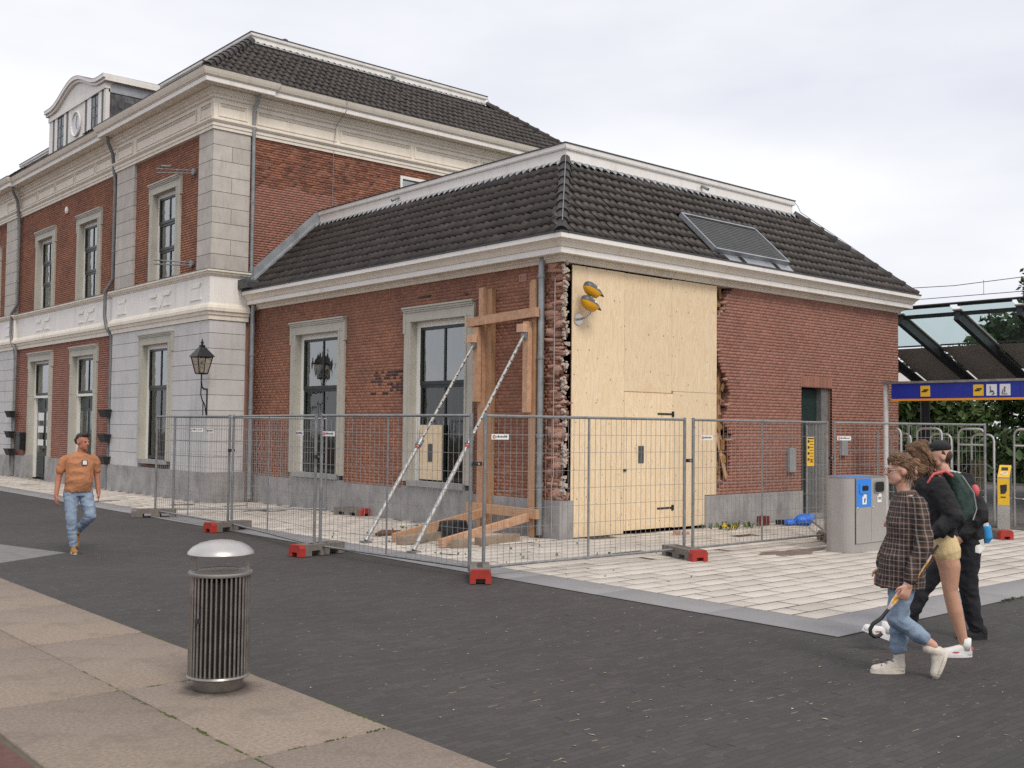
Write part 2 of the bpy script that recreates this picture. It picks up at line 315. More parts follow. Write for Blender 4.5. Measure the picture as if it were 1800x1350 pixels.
    def build(s, name, m, parent=None, smooth=False, kind=None, label=None, flip=False):
        o_ = org(parent); V = np.array(s.v)-o_
        me = bpy.data.meshes.new(name); me.from_pydata(V.tolist(), [], s.f)
        import bmesh
        b = bmesh.new(); b.from_mesh(me); bmesh.ops.recalc_face_normals(b, faces=b.faces); b.to_mesh(me); b.free()
        if smooth:
            for p in me.polygons: p.use_smooth = True
            if smooth != 'all':
                try: me.set_sharp_from_angle(angle=R(38))
                except Exception: pass
        return link(name, me, m, parent, kind=kind, label=label)
def part(name, m, parent, fn, **k):
    b = MB(); fn(b); return b.build(name, m, parent, **k)
def box(name, m, parent, *a, **k): return MB().box(*a).build(name, m, parent, **k)
def tube(name, m, parent, pts, r, n=8, **k): return MB().tube(pts, r, n).build(name, m, parent, smooth=True, **k)
def struct(o, label=None): o['kind'] = 'structure'; return tag(o, label)
def copy_tree(o, parent=None):
    c = o.copy(); COL.objects.link(c); ORG[c.name] = ORG.get(o.name, np.zeros(3))
    if parent: c.parent = parent
    for ch in list(o.children): copy_tree(ch, c)
    return c
def arc(c, r, a0, a1, n, plane='xz'):
    out = []
    for i in range(n+1):
        a = R(a0+(a1-a0)*i/n); u, v = r*math.cos(a), r*math.sin(a)
        out.append((c[0]+u, c[1], c[2]+v) if plane == 'xz' else (c[0], c[1]+u, c[2]+v) if plane == 'yz' else (c[0]+u, c[1]+v, c[2]))
    return out
def text_obj(body, size, m, parent, loc, rot, extrude=.002, name='lettering'):
    cu = bpy.data.curves.new(name, 'FONT'); cu.body = body; cu.size = size; cu.extrude = extrude; cu.align_x = 'CENTER'; cu.align_y = 'CENTER'
    t = bpy.data.objects.new(name, cu); COL.objects.link(t); dg = bpy.context.evaluated_depsgraph_get()
    me = bpy.data.meshes.new_from_object(t.evaluated_get(dg)); bpy.data.objects.remove(t)
    me.materials.clear()
    return link(name, me, m, parent, loc, rot)

# ------------------------------------------------------------------ brickwork
def brick_rows(u0, u1, z0, z1, holes=(), edge=None, ch=.063, bl=.21, j=.010, seed=1):
    """cross-bond bricks as rows (u0,u1,z0,z1); holes = (u0,u1,z0,z1); edge(z) -> (umin, umax) for a broken end"""
    rg = np.random.default_rng(seed); out = []; n = int((z1-z0)/ch)
    for i in range(n):
        za, zb = z0+i*ch, z0+(i+1)*ch-j; zm = (za+zb)/2
        head = i % 2; step = (bl/2 if head else bl)+j*(.5 if head else 1); st = u0-(bl/4 if head else (bl/2 if (i//2) % 2 else 0))
        lo, hi = (edge(zm) if edge else (u0, u1)); lo = max(lo, u0); hi = min(hi, u1)
        segs = [(lo, hi)]
        for h in holes:
            if h[2]-.01 < zm < h[3]+.01:
                ns = []
                for a, b in segs:
                    if h[0] > a: ns.append((a, min(b, h[0])))
                    if h[1] < b: ns.append((max(a, h[1]), b))
                segs = [q for q in ns if q[1] > q[0]]
        k0 = int((lo-st)/step)-1
        for a, b in segs:
            k = int((a-st)/step)-1
            while st+k*step < b:
                p, q = max(a, st+k*step), min(b, st+(k+1)*step-j)
                if q-p > .02: out.append((p, q, za, zb))
                k += 1
    return np.array(out)
def brick_face(name, m, parent, rows, axis, face, depth=.05, rough=.0022, seed=2):
    """axis 'x': bricks lie in the plane x=face looking -x, rows give y; axis 'y': plane y=face looking -y"""
    rg = np.random.default_rng(seed); d = rg.uniform(-rough, rough, len(rows))
    A = np.zeros((len(rows), 6))
    if axis == 'x': A[:, 0] = face+d; A[:, 1] = face+depth; A[:, 2:4] = rows[:, :2]
    else: A[:, 2] = face+d; A[:, 3] = face+depth; A[:, 0:2] = rows[:, :2]
    A[:, 4:6] = rows[:, 2:4]
    V, F = boxes_np(A); F = F.reshape(-1, 6, 4); F = np.delete(F, 3 if axis == 'x' else 4, 1).reshape(-1, 4)
    return link(name, mesh_np(name, V-org(parent), F), m, parent, kind='stuff')
def wall_boxes(u0, u1, z0, z1, holes):
    holes = [(max(h[0], u0), min(h[1], u1), h[2], h[3]) for h in holes if h[1] > u0 and h[0] < u1]
    us = sorted({u0, u1, *[h[0] for h in holes], *[h[1] for h in holes]}); out = []
    for a, b in zip(us[:-1], us[1:]):
        hs = sorted([h for h in holes if h[0] < (a+b)/2 < h[1]], key=lambda h: h[2]); z = z0
        for h in hs:
            if h[2] > z: out.append((a, b, z, h[2]))
            z = h[3]
        if z < z1: out.append((a, b, z, z1))
    return out
def core(name, m, parent, axis, face, thick, u0, u1, z0, z1, holes=()):
    b = MB()
    for a, c, p, q in wall_boxes(u0, u1, z0, z1, holes):
        if axis == 'x': b.box(face, face+thick, a, c, p, q)
        else: b.box(a, c, face, face+thick, p, q)
    return b.build(name, m, parent)

# ------------------------------------------------------------------ roof tiles
def tile_mesh(wd=.19, ln=.34):
    n = 8; V = []; F = []
    for j, (v, lift) in enumerate(((0, .018), (ln, .0))):
        for i in range(n+1):
            t = i/n; z = .027*math.cos(2*math.pi*(t-.30))*(1 if t < .8 else .9)
            V.append((t*wd*1.10-wd/2, v, z+lift+.03))
    for i in range(n): F.append((i, i+1, n+2+i, n+1+i))
    b0 = len(V)
    for i in range(n+1): V.append((V[i][0], .006, V[i][2]-.018))
    for i in range(n): F.append((b0+i, b0+i+1, i+1, i))
    return np.array(V), np.array(F)
TV, TF = tile_mesh(); TILE = mesh_np('roof_tile', TV, TF, True); TILE.materials.append(tile_mat)
def tile_slope(parent, o, e, up, length, slen, inside, quota, near, wd=.19, row=.30):
    """o = eave corner, e = unit vector along the eave, up = unit vector up the slope; inside(s,t) clips; the quota nearest tiles become parts"""
    o, e, up = map(lambda q: np.array(q, float), (o, e, up)); nrm = np.cross(e, up); M3 = np.stack([e, up, nrm], 1)
    pos = []
    for r in range(int(slen/row)):
        for c in range(int(length/wd)+1):
            s_, t_ = c*wd+wd/2, r*row
            if inside(s_, t_+row*.5): pos.append(o+e*(s_+random.uniform(-.006, .006))+up*(t_+random.gauss(0, .008)+(random.uniform(-.04, 0) if random.random() < .02 else 0))+nrm*random.uniform(-.004, .006))
    pos = np.array(pos); d = np.linalg.norm(pos-np.array(CAM), axis=1); order = np.argsort(d if near else -d)
    rot = Matrix(M3.tolist()).to_euler()
    for i in order[:quota]: link('roof_tile', TILE, None, parent, pos[i], rot)
    rest = pos[order[quota:]]
    if len(rest):
        V = (TV @ M3.T)[None]+rest[:, None, :]; F = TF[None]+(np.arange(len(rest))*len(TV))[:, None, None]
        link('roof_tiles', mesh_np('roof_tiles', V.reshape(-1, 3)-org(parent), F.reshape(-1, 4), True), tile_mat, parent, kind='stuff')
def hip_tiles(parent, p0, p1, n, r=.11):
    p0, p1 = np.array(p0, float), np.array(p1, float); d = (p1-p0)/n; ln = np.linalg.norm(d); u = d/ln
    sd_ = np.cross(u, [0, 0, 1]); sd_ /= np.linalg.norm(sd_); upv = np.cross(sd_, u); V = []; k = 9
    for t, rr in ((-.03, r*1.12), (.06, r*1.12), (.07, r), (ln+.02, r*.88)):
        for i in range(k):
            a = math.pi*(i/(k-1)*1.16-.08); V.append(u*t+sd_*rr*math.cos(a)+upv*rr*math.sin(a))
    F = [(j*k+i, j*k+i+1, (j+1)*k+i+1, (j+1)*k+i) for j in range(3) for i in range(k-1)]+[tuple(range(k))]
    me = bpy.data.meshes.new('hip_tile'); me.from_pydata([tuple(v) for v in V], [], F); me.materials.append(tile_mat)
    for pl in me.polygons[:-1]: pl.use_smooth = True
    for i in range(n): link('hip_tile', me, None, parent, p0+d*i)
# ------------------------------------------------------------------ ground
ground_m = mat('far_ground', (.07, .075, .05), (.11, .10, .075), .15, .95)
struct(MB().box(-300, 300, -300, 300, -.5, -.06).build('ground', ground_m))
struct(MB().box(-8.57, 60, -60, 90, -.05, 0).build('street', street_dark))
struct(MB().box(8.75, 26, -14, 10.5, .001, .014).build('platform_floor', mat('platform_floor', (.10, .095, .09), (.14, .13, .125), 2, .85, .1, 50)))
struct(MB().box(-40, -10.52, -40, 60, -.05, .006).build('red_paving', kerb_red))
pale = MB(); pale.prism([(-7.09, 2.9), (-8.3, 7.6), (-8.56, 8.6), (-8.56, 2.0)], 'z', -.01, .004)
struct(pale.build('pale_paving', mat('pale_paving', (.17, .165, .16), (.21, .205, .20), 6, .9, .1, 60)))

strip = struct(MB().box(-10.515, -8.572, -40, 60, -.05, -.004).build('concrete_strip', mat('strip_joint', (.10, .085, .065), (.13, .11, .085), 9, .95)))
def slab_mesh(w_, l_, h_, bev=.006):
    a, b, c = w_/2, l_/2, bev
    V = [(-a, -b, -h_), (a, -b, -h_), (a, b, -h_), (-a, b, -h_), (-a, -b, -c), (a, -b, -c), (a, b, -c), (-a, b, -c), (-a+c, -b+c, 0), (a-c, -b+c, 0), (a-c, b-c, 0), (-a+c, b-c, 0)]
    F = [(0, 1, 5, 4), (1, 2, 6, 5), (2, 3, 7, 6), (3, 0, 4, 7), (4, 5, 9, 8), (5, 6, 10, 9), (6, 7, 11, 10), (7, 4, 8, 11), (8, 9, 10, 11)]
    return np.array(V), np.array(F)
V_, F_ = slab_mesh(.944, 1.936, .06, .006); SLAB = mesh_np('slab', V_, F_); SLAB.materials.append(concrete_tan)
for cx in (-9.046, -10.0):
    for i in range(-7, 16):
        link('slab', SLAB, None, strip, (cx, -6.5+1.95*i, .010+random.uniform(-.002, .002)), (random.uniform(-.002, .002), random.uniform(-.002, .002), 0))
mo = MB()
for x0, y0, x1, y1, wd_ in ((-9.54, -5.45, -9.53, -6.9, .03), (-9.535, -6.9, -9.53, -7.6, .012), (-8.6, -6.52, -9.5, -6.5, .0), (-9.5, -7.49, -8.62, -7.46, .022), (-9.5, -5.55, -8.7, -5.53, .016), (-8.575, -8.4, -8.575, -3.4, .014), (-9.53, -4.6, -9.53, -5.4, .01)):
    n_ = int(170*wd_/.02*math.hypot(x1-x0, y1-y0))
    for i in range(n_):
        t = random.random()**1.0; q = random.uniform(.003, .011)
        if math.sin(t*19+x0*7)+random.gauss(0, .5) < .25: continue
        mo.cbox((x0+(x1-x0)*t+random.gauss(0, wd_*.22), y0+(y1-y0)*t+random.gauss(0, wd_*.22), .009+q*.1), (q*1.5, q, q*.5), Matrix.Rotation(random.random()*3, 3, 'Z'))
tag(mo.build('joint_moss', moss), 'green moss growing in the joints of the concrete slabs', 'moss', kind='stuff')

plaza = struct(MB().box(-3.74, 8.75, -7.6, 0.3, -.04, .0082).box(-3.74, .3, .3, 32, -.04, .0082).build('plaza', paver_bed))
# granite border slabs
GV, GF = slab_mesh(.63, 1.535, .05, .006); GR = mesh_np('border_slab', GV, GF); GR.materials.append(granite)
GV2, GF2 = slab_mesh(1.535, .63, .05, .006); GR2 = mesh_np('border_slab_cross', GV2, GF2); GR2.materials.append(granite)
for i in range(25): link('border_slab', GR, None, plaza, (-3.42, -6.825+1.545*i, .013))
for i in range(8): link('border_slab', GR2, None, plaza, (-2.33+1.545*i, -7.28, .013))
# pavers
PV, PF = slab_mesh(.576, .276, .05, .004); PAV = mesh_np('paver', PV, PF); PAV.materials.append(paver)
pav = []; half = []
def paver_field(x0, x1, y0, y1, x_off=0):
    for j in range(int((y1-y0)/.3)):
        y = y0+.3*j+.15; sh = .3*(j % 2)+x_off
        for i in range(-1, int((x1-x0)/.6)+2):
            x = x0+.6*i+sh+.3
            if x+.3 <= x0+.01 or x-.3 >= x1-.01: continue
            if x-.29 < x0-.001: half.append((x+.15, y)); continue
            if x+.29 > x1+.001: half.append((x-.15, y)); continue
            pav.append((x, y))
paver_field(-3.09, 8.75, -6.96, -.02); paver_field(-3.09, 0, 0, 10.9, .0); paver_field(-3.09, -1.15, 10.9, 31)
pav = np.array(pav); inside = (pav[:, 1] > -2.75) & (pav[:, 0] > -3.6) & (pav[:, 0] < 6)
keep = ~(inside & (RNG.random(len(pav)) < .035)); pav = pav[keep]; inside = inside[keep]
tz = .011+np.where(inside, RNG.uniform(.0, .010, len(pav)), RNG.uniform(-.0015, .0015, len(pav)))
tilt = np.where(inside[:, None], RNG.normal(0, .008, (len(pav), 2)), RNG.normal(0, .002, (len(pav), 2)))
yaw = np.where(inside, RNG.normal(0, .022, len(pav)), RNG.normal(0, .003, len(pav)))
HV, HF = slab_mesh(.276, .276, .05, .004); half = [h for h in half if h[0] < 8.7]
HP = mesh_np('half_pavers', np.concatenate([HV+np.array([h[0], h[1], .011+random.uniform(-.002, .002)]) for h in half]), (HF[None]+(np.arange(len(half))*len(HV))[:, None, None]).reshape(-1, 4))
link('half_pavers', HP, paver, plaza, kind='stuff')
dist = np.hypot(pav[:, 0]-CAM.x, pav[:, 1]-CAM.y)+np.where(pav[:, 1] < -6.9+.0*pav[:, 0], 0, 0)
ordr = np.argsort(dist)
for i in ordr[:300]: link('paver', PAV, None, plaza, (pav[i, 0], pav[i, 1], tz[i]), (tilt[i, 0], tilt[i, 1], yaw[i]))
VV = []; 
for i in ordr[300:]:
    m3 = np.array(Matrix.Rotation(yaw[i], 3, 'Z') @ Matrix.Rotation(tilt[i, 1], 3, 'Y') @ Matrix.Rotation(tilt[i, 0], 3, 'X'))
    VV.append(PV @ m3.T+np.array([pav[i, 0], pav[i, 1], tz[i]]))
nr = len(VV); link('pavers', mesh_np('pavers', np.concatenate(VV), (PF[None]+(np.arange(nr)*len(PV))[:, None, None]).reshape(-1, 4)), paver, plaza, kind='stuff')

# ------------------------------------------------------------------ annex
AX = thing('station_annex', 'low red brick station annex with dark tiled mansard roof and boarded up broken corner', 'building')
WB = (2.40, 4.52, .66, 4.16); WA = (6.85, 9.08, .66, 4.16)
edge_z = [.0, .62, .68, .94, 1.78, 2.06, 2.29, 2.62, 3.01, 3.34, 4.11, 4.42, 4.70, 4.8]
edge_x = [4.26, 4.26, 4.33, 4.70, 4.73, 4.46, 4.64, 4.64, 4.49, 4.31, 4.31, 4.54, 4.78, 4.84]
rj = np.random.default_rng(5); JIT = np.repeat(rj.uniform(-.09, .09, 100), 3)[:200]*rj.uniform(.2, 1, 200)+rj.uniform(-.02, .02, 200)
def hole_edge(z): return float(np.interp(z, edge_z, edge_x))+JIT[int(z/.063)]
JF = np.random.default_rng(8).uniform(.06, .26, 200)
rows = brick_rows(.0, 10.99, .645, 4.74, [WB, WA], edge=lambda z: (JF[int(z/.063)] if z < 4.6 else .05, 10.99), seed=3)
rgd = np.random.default_rng(21); uc = (rows[:, 0]+rows[:, 1])/2; zc_ = rows[:, 2]
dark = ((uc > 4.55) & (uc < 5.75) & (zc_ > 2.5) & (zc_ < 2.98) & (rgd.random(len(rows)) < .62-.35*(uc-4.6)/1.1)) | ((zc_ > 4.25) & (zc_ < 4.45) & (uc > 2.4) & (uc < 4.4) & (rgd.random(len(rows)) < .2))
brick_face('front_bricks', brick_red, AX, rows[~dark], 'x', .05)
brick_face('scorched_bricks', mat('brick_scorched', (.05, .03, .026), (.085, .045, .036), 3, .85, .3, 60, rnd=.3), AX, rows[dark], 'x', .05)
core('front_wall', mortar, AX, 'x', .0535, .26, .26, 10.99, .60, 4.9, [WB, WA])
DR = (7.17, 8.35, 0, 2.83)
rows = brick_rows(4.0, 11.2, .615, 4.74, [DR], edge=lambda z: (hole_edge(z), 11.2), seed=4)
brick_face('right_bricks', brick_pink, AX, rows, 'y', .05)
core('right_wall', mortar, AX, 'y', .0535, .26, 5.0, 11.19, .0, 4.9, [DR])
rb = MB()
for i in range(68):
    z = .615+i*.063; rb.box(hole_edge(z)+.04, 5.01, .056, .30, z, min(z+.063, 4.9))
rb.build('right_wall_end', mortar, AX)
part('end_wall', mortar, AX, lambda b: b.box(10.94, 11.195, .33, 10.9, 0, 4.9))
part('dark_lining', void_black, AX, lambda b: (b.box(.36, 6, 1.2, 1.3, 0, 4.9), b.box(.33, .36, .3, 1.2, 0, 4.9), b.box(6, 6.1, .35, 1.3, 0, 4.9)))  # black lining added behind the broken corner so its gaps read dark
# soldier course over the door
so_ = MB()
for i in range(19): so_.box(7.14+i*.064, 7.14+i*.064+.054, .044, .1, 2.84, 3.05)
so_.build('door_lintel', brick_pink, AX)
# plinth stones
for y0, y1 in ((.0, 1.15), (1.15, 2.3), (2.3, 4.6), (4.6, 5.7), (5.7, 6.8), (6.8, 9.1), (9.1, 10.2), (10.2, 10.88)):
    top = .655 if y1-y0 < 2 else .70
    box('plinth_block', plinth_stone, AX, 0, .34, y0+.004, y1-.004, 0, top)
box('plinth_block', plinth_stone, AX, .008, .19, -.001, .003, 0, .64)
for x0, x1 in ((3.885, 5.5), (5.5, 7.16), (8.36, 9.8), (9.8, 11.2)): box('plinth_block', plinth_stone, AX, x0+.003, x1-.003, 0, .32, 0, .615)
# broken corner: torn ends of the window wall
jz = [.0, .66, .9, 1.5, 2., 2.5, 3., 3.4, 3.8, 4.05, 4.3, 4.75]; jx = [.12, .12, .09, .13, .14, .15, .10, .17, .11, .07, .06, .10]
def torn(sd_):
    rg = np.random.default_rng(sd_); V, F = boxes_np([[-.5, .5, -.5, .5, -.5, .5]]); V = V+rg.uniform(-.17, .17, V.shape)
    me = mesh_np('brick', V, F); me.materials.append(brick_raw); return me
TORN = [torn(i) for i in range(7)]
for i in range(65):
    z = .68+i*.063; xe = float(np.interp(z, jz, jx))+random.uniform(-.06, .075); x = .040+random.uniform(0, .02)
    while x < xe-.02:
        wd_ = min(random.choice((.1, .14, .21, .09)), max(xe-x, .05)); ln = random.uniform(.28, .38); y0 = random.uniform(-.02, .09)
        o = link('brick', random.choice(TORN), None, AX, (x+wd_/2, y0+ln/2, z), (random.gauss(0, .07), random.gauss(0, .07), random.gauss(0, .14)))
        o.scale = (wd_*1.02, ln, random.choice((.060, .060, .058, .115))); x += wd_+.006
    if random.random() < .14:
        o = link('brick', random.choice(TORN), None, AX, (hole_edge(z)+.02+random.uniform(-.04, .03), .10, z), (random.gauss(0, .04), random.gauss(0, .04), random.gauss(0, .1))); o.scale = (.10, .12, .054)
    if random.random() < .6: continue
    o = link('brick', random.choice(TORN), None, AX, (hole_edge(z)+.03, .23, z), (random.gauss(0, .04), random.gauss(0, .06), random.gauss(0, .15))); o.scale = (.12, .12, .055)
mr_ = MB()
for i in range(170):
    z = random.uniform(.7, 4.7); q = random.uniform(.015, .055); mr_.cbox((random.uniform(.05, .06+.6*float(np.interp(z, jz, jx))), random.uniform(-.045, .03), z), (q*1.6, q, q*.8), Matrix.Rotation(random.random()*3, 3, 'Y'))
mr_.build('mortar_lumps', mat('old_mortar', (.42, .34, .28), (.55, .47, .40), 20, .95, .4, 60), AX, kind='stuff')
ins = mat('insulation', (.33, .19, .075), (.20, .10, .035), 5, .95, .6, 14)
part('stud', timber, AX, lambda b: (b.box(4.14, 4.28, .12, .24, .64, 4.72), b.box(4.5, 4.6, .2, .28, .64, 4.72)))
bi = MB()
for i in range(46):
    z = random.uniform(.7, 4.7); q = random.uniform(.05, .15); bi.cbox((random.uniform(4.12, hole_edge(z)-.02), random.uniform(.10, .2), z), (q, .03, q*random.uniform(.6, 1.7)), Matrix.Rotation(random.gauss(0, .5), 3, 'Y') @ Matrix.Rotation(random.gauss(0, .35), 3, 'Z'))
bi.build('insulation', ins, AX, kind='stuff')
# cable hanging at the torn edge
tube('cable', mat('cable_white', (.5, .45, .42), (.4, .35, .32), 9, .6), AX, [(.035, .19, 4.45), (.03, .19, 3.2), (.028, .195, 2), (.03, .18, 1.1), (.0, .2, .9), (-.01, .18, .1)], .008, 5)
# date stone
ds = box('date_stone', mat('pale_brick', (.36, .2, .16), (.42, .25, .2), 9, .9, .3, 40), AX, .036, .06, .93, 1.13, 4.47, 4.61)
dm = MB()
for k in range(4): dm.box(.028, .038, .955+k*.042, .975+k*.042, 4.5, 4.58)
dm.build('relief', MATS['pale_brick'], ds)

# cornice, gutter, parapet
apath = [(11.22, 8), (11.22, 0), (0, 0), (0, 10.97)]
def sweep(name, m, parent, path, prof, **k): return MB().sweep(path, prof).build(name, m, parent, **k)
sweep('cornice', cream, AX, apath, [(-.3, 4.72), (.0, 4.72), (.03, 4.77), (.06, 4.78), (.06, 4.825), (.20, 4.825), (.20, 4.93), (.225, 4.935), (.235, 4.955), (.26, 5.0), (.31, 5.045), (.335, 5.05), (.335, 5.15), (.31, 5.155), (.31, 5.10), (-.3, 5.10)])
sweep('fascia', white, AX, apath, [(.19, 4.832), (.203, 4.832), (.203, 4.926), (.19, 4.926)])
sweep('fascia', white, AX, apath, [(.32, 5.056), (.339, 5.056), (.339, 5.144), (.32, 5.144)])
sweep('gutter_edge', dark_lead, AX, apath, [(.30, 5.12), (.352, 5.14), (.352, 5.168), (.30, 5.165)])
ROOF = part('roof', dark_lead, AX, lambda b: b.add(
    [(-.29, -.29, 5.12), (11.51, -.29, 5.12), (11.51, 11.0, 5.12), (-.29, 11.0, 5.12), (1.78, 1.78, 7.06), (9.44, 1.78, 7.06), (9.44, 11.0, 7.06), (1.78, 11.0, 7.06)],
    [(0, 1, 5, 4), (1, 2, 6, 5), (3, 0, 4, 7), (4, 5, 6, 7), (0, 3, 2, 1), (2, 3, 7, 6)]))
sl_ = math.hypot(2.07, 1.94); us, uz = 2.07/sl_, 1.94/sl_
GRL = (3.92, 6.34, .24, 1.42)     # ventilation grille: x range and distance up the slope
def in_right(s, t):
    x = s-.29; d = t*us
    if GRL[0]-.06 < x < GRL[1]+.06 and t < GRL[3]+.1 and not (x < 4.25 and t < .25): return False
    return d-.05 < s < 11.8-d+.05
def in_front(s, t): return s < 11.28-t*us+.05
tile_slope(ROOF, (-.29, -.29, 5.125), (1, 0, 0), (0, us, uz), 11.8, sl_, in_right, 170, True)
tile_slope(ROOF, (-.29, 11.0, 5.125), (0, -1, 0), (us, 0, uz), 11.29, sl_, in_front, 130, True)
hip_tiles(ROOF, (-.25, -.25, 5.16), (1.78, 1.78, 7.10), 9); hip_tiles(ROOF, (11.47, -.25, 5.16), (9.44, 1.78, 7.10), 9)
ppath = [(9.42, 11), (9.42, 1.8), (1.8, 1.8), (1.8, 10.98)]
sweep('parapet', white, AX, ppath, [(-.2, 6.95), (0, 6.95), (0, 7.31), (.035, 7.315), (.045, 7.34), (.045, 7.42), (-.2, 7.42)])
sweep('parapet_cap', dark_lead, AX, ppath, [(-.2, 7.42), (.06, 7.423), (.06, 7.445), (-.2, 7.45)])
def lead_edge(parent, p0, p1, n, dropv, out):
    """dressed lead over the top tile course, with a scalloped lower edge"""
    p0, p1 = np.array(p0, float), np.array(p1, float); V = []; F = []
    for i in range(2*n+1):
        t = i/(2*n); q = p0+(p1-p0)*t; lift = .075 if i % 2 else .035; dr = .62 if i % 2 else 1
        V += [q, q+np.array(out)*.5+np.array([0, 0, lift])+np.array(dropv)*.5, q+np.array(out)+np.array(dropv)*dr+np.array([0, 0, lift])]
    for i in range(2*n): F += [(3*i, 3*i+1, 3*i+4, 3*i+3), (3*i+1, 3*i+2, 3*i+5, 3*i+4)]
    return MB().add(V, F).build('lead_flashing', zinc, parent)
lead_edge(ROOF, (1.8, 1.79, 7.10), (9.42, 1.79, 7.10), 38, (0, -.19, -.17), (0, -.02, 0))
lead_edge(ROOF, (1.79, 10.98, 7.10), (1.79, 1.8, 7.10), 46, (-.19, 0, -.17), (-.02, 0, 0))
# side flashing against the main building
part('side_flashing', zinc, ROOF, lambda b: b.beam((-.28, 10.93, 5.24), (1.78, 10.93, 7.17), .06, .05).beam((-.28, 10.965, 5.38), (1.78, 10.965, 7.32), .02, .24))
# outlets, lightning wire
for nm, a, b_ in (('outlet_pipe', (5.95, 1.78, 7.24), (5.95, 1.60, 7.14)), ('outlet_pipe', (1.78, 7.4, 7.24), (1.60, 7.4, 7.14))): tube(nm, pipe_zinc, AX, [a, b_], .035, 10)
tube('lightning_wire', galv, AX, [(9.43, 1.79, 7.45), (9.5, 1.7, 7.3), (9.55, 1.66, 7.16), (11.3, -.1, 5.42), (11.45, -.2, 5.26)], .008, 5)
tube('lightning_wire', galv, AX, [(1.79, 1.79, 7.45), (1.72, 1.70, 7.24), (-.2, -.22, 5.36)], .008, 5)
# roof grille
def slope_pt(x, t, n=0): return (x, -.29+t*us-n*uz, 5.125+t*uz+n*us)
gr = part('roof_grille', mat('grille_back', (.015, .015, .016), (.02, .02, .022), 5, .8), ROOF, lambda b: b.add([slope_pt(GRL[0], GRL[2], .05), slope_pt(GRL[1], GRL[2], .05), slope_pt(GRL[1], GRL[3], .05), slope_pt(GRL[0], GRL[3], .05)], [(0, 1, 2, 3)]))
for a, b_ in (((GRL[0], GRL[2]), (GRL[1], GRL[2])), ((GRL[0], GRL[3]), (GRL[1], GRL[3])), ((GRL[0], GRL[2]), (GRL[0], GRL[3])), ((GRL[1], GRL[2]), (GRL[1], GRL[3]))):
    part('grille_frame', zinc, gr, lambda b: b.beam(slope_pt(*a, .10), slope_pt(*b_, .10), .045, .09, (0, -uz, us)))
for i in range(17):
    t = GRL[2]+.05+i*(GRL[3]-GRL[2]-.08)/16
    part('louvre', mat('louvre_metal', (.075, .075, .075), (.10, .10, .10), 6, .5), gr, lambda b: b.add([slope_pt(GRL[0]+.03, t, .11), slope_pt(GRL[1]-.03, t, .11), slope_pt(GRL[1]-.03, t+.026, .118), slope_pt(GRL[0]+.03, t+.026, .118)], [(0, 1, 2, 3)]))
part('lead_apron', zinc, ROOF, lambda b: b.add([slope_pt(4.2, -.02, .05), slope_pt(6.5, -.02, .05), slope_pt(6.4, .22, .055), slope_pt(4.1, .22, .055)], [(0, 1, 2, 3)]))
for x in (4.62, 5.75): part('apron_gap', void_black, ROOF, lambda b: b.add([slope_pt(x, .0, .056), slope_pt(x+.15, .0, .056), slope_pt(x+.15, .2, .062), slope_pt(x, .2, .062)], [(0, 1, 2, 3)]))

# rain pipes
def rain_pipe(parent, pts, r=.052, m=pipe_zinc, collars=()):
    p = tube('rain_pipe', m, parent, pts, r, 12)
    for c in collars: tube('collar', m, p, [(c[0], c[1], c[2]-.03), (c[0], c[1], c[2]+.03)], r*1.22, 12)
    return p
rain_pipe(AX, [(-.02, .43, 4.84), (-.06, .43, 4.72), (-.06, .43, .06)], .055, collars=[(-.06, .43, z) for z in (4.5, 3.1, 1.75, .9)])
rain_pipe(AX, [(-.10, 10.80, 4.86), (-.12, 10.80, 4.6), (-.12, 10.80, .08)], .055, collars=[(-.12, 10.8, z) for z in (3.6, 2.3, .2)])

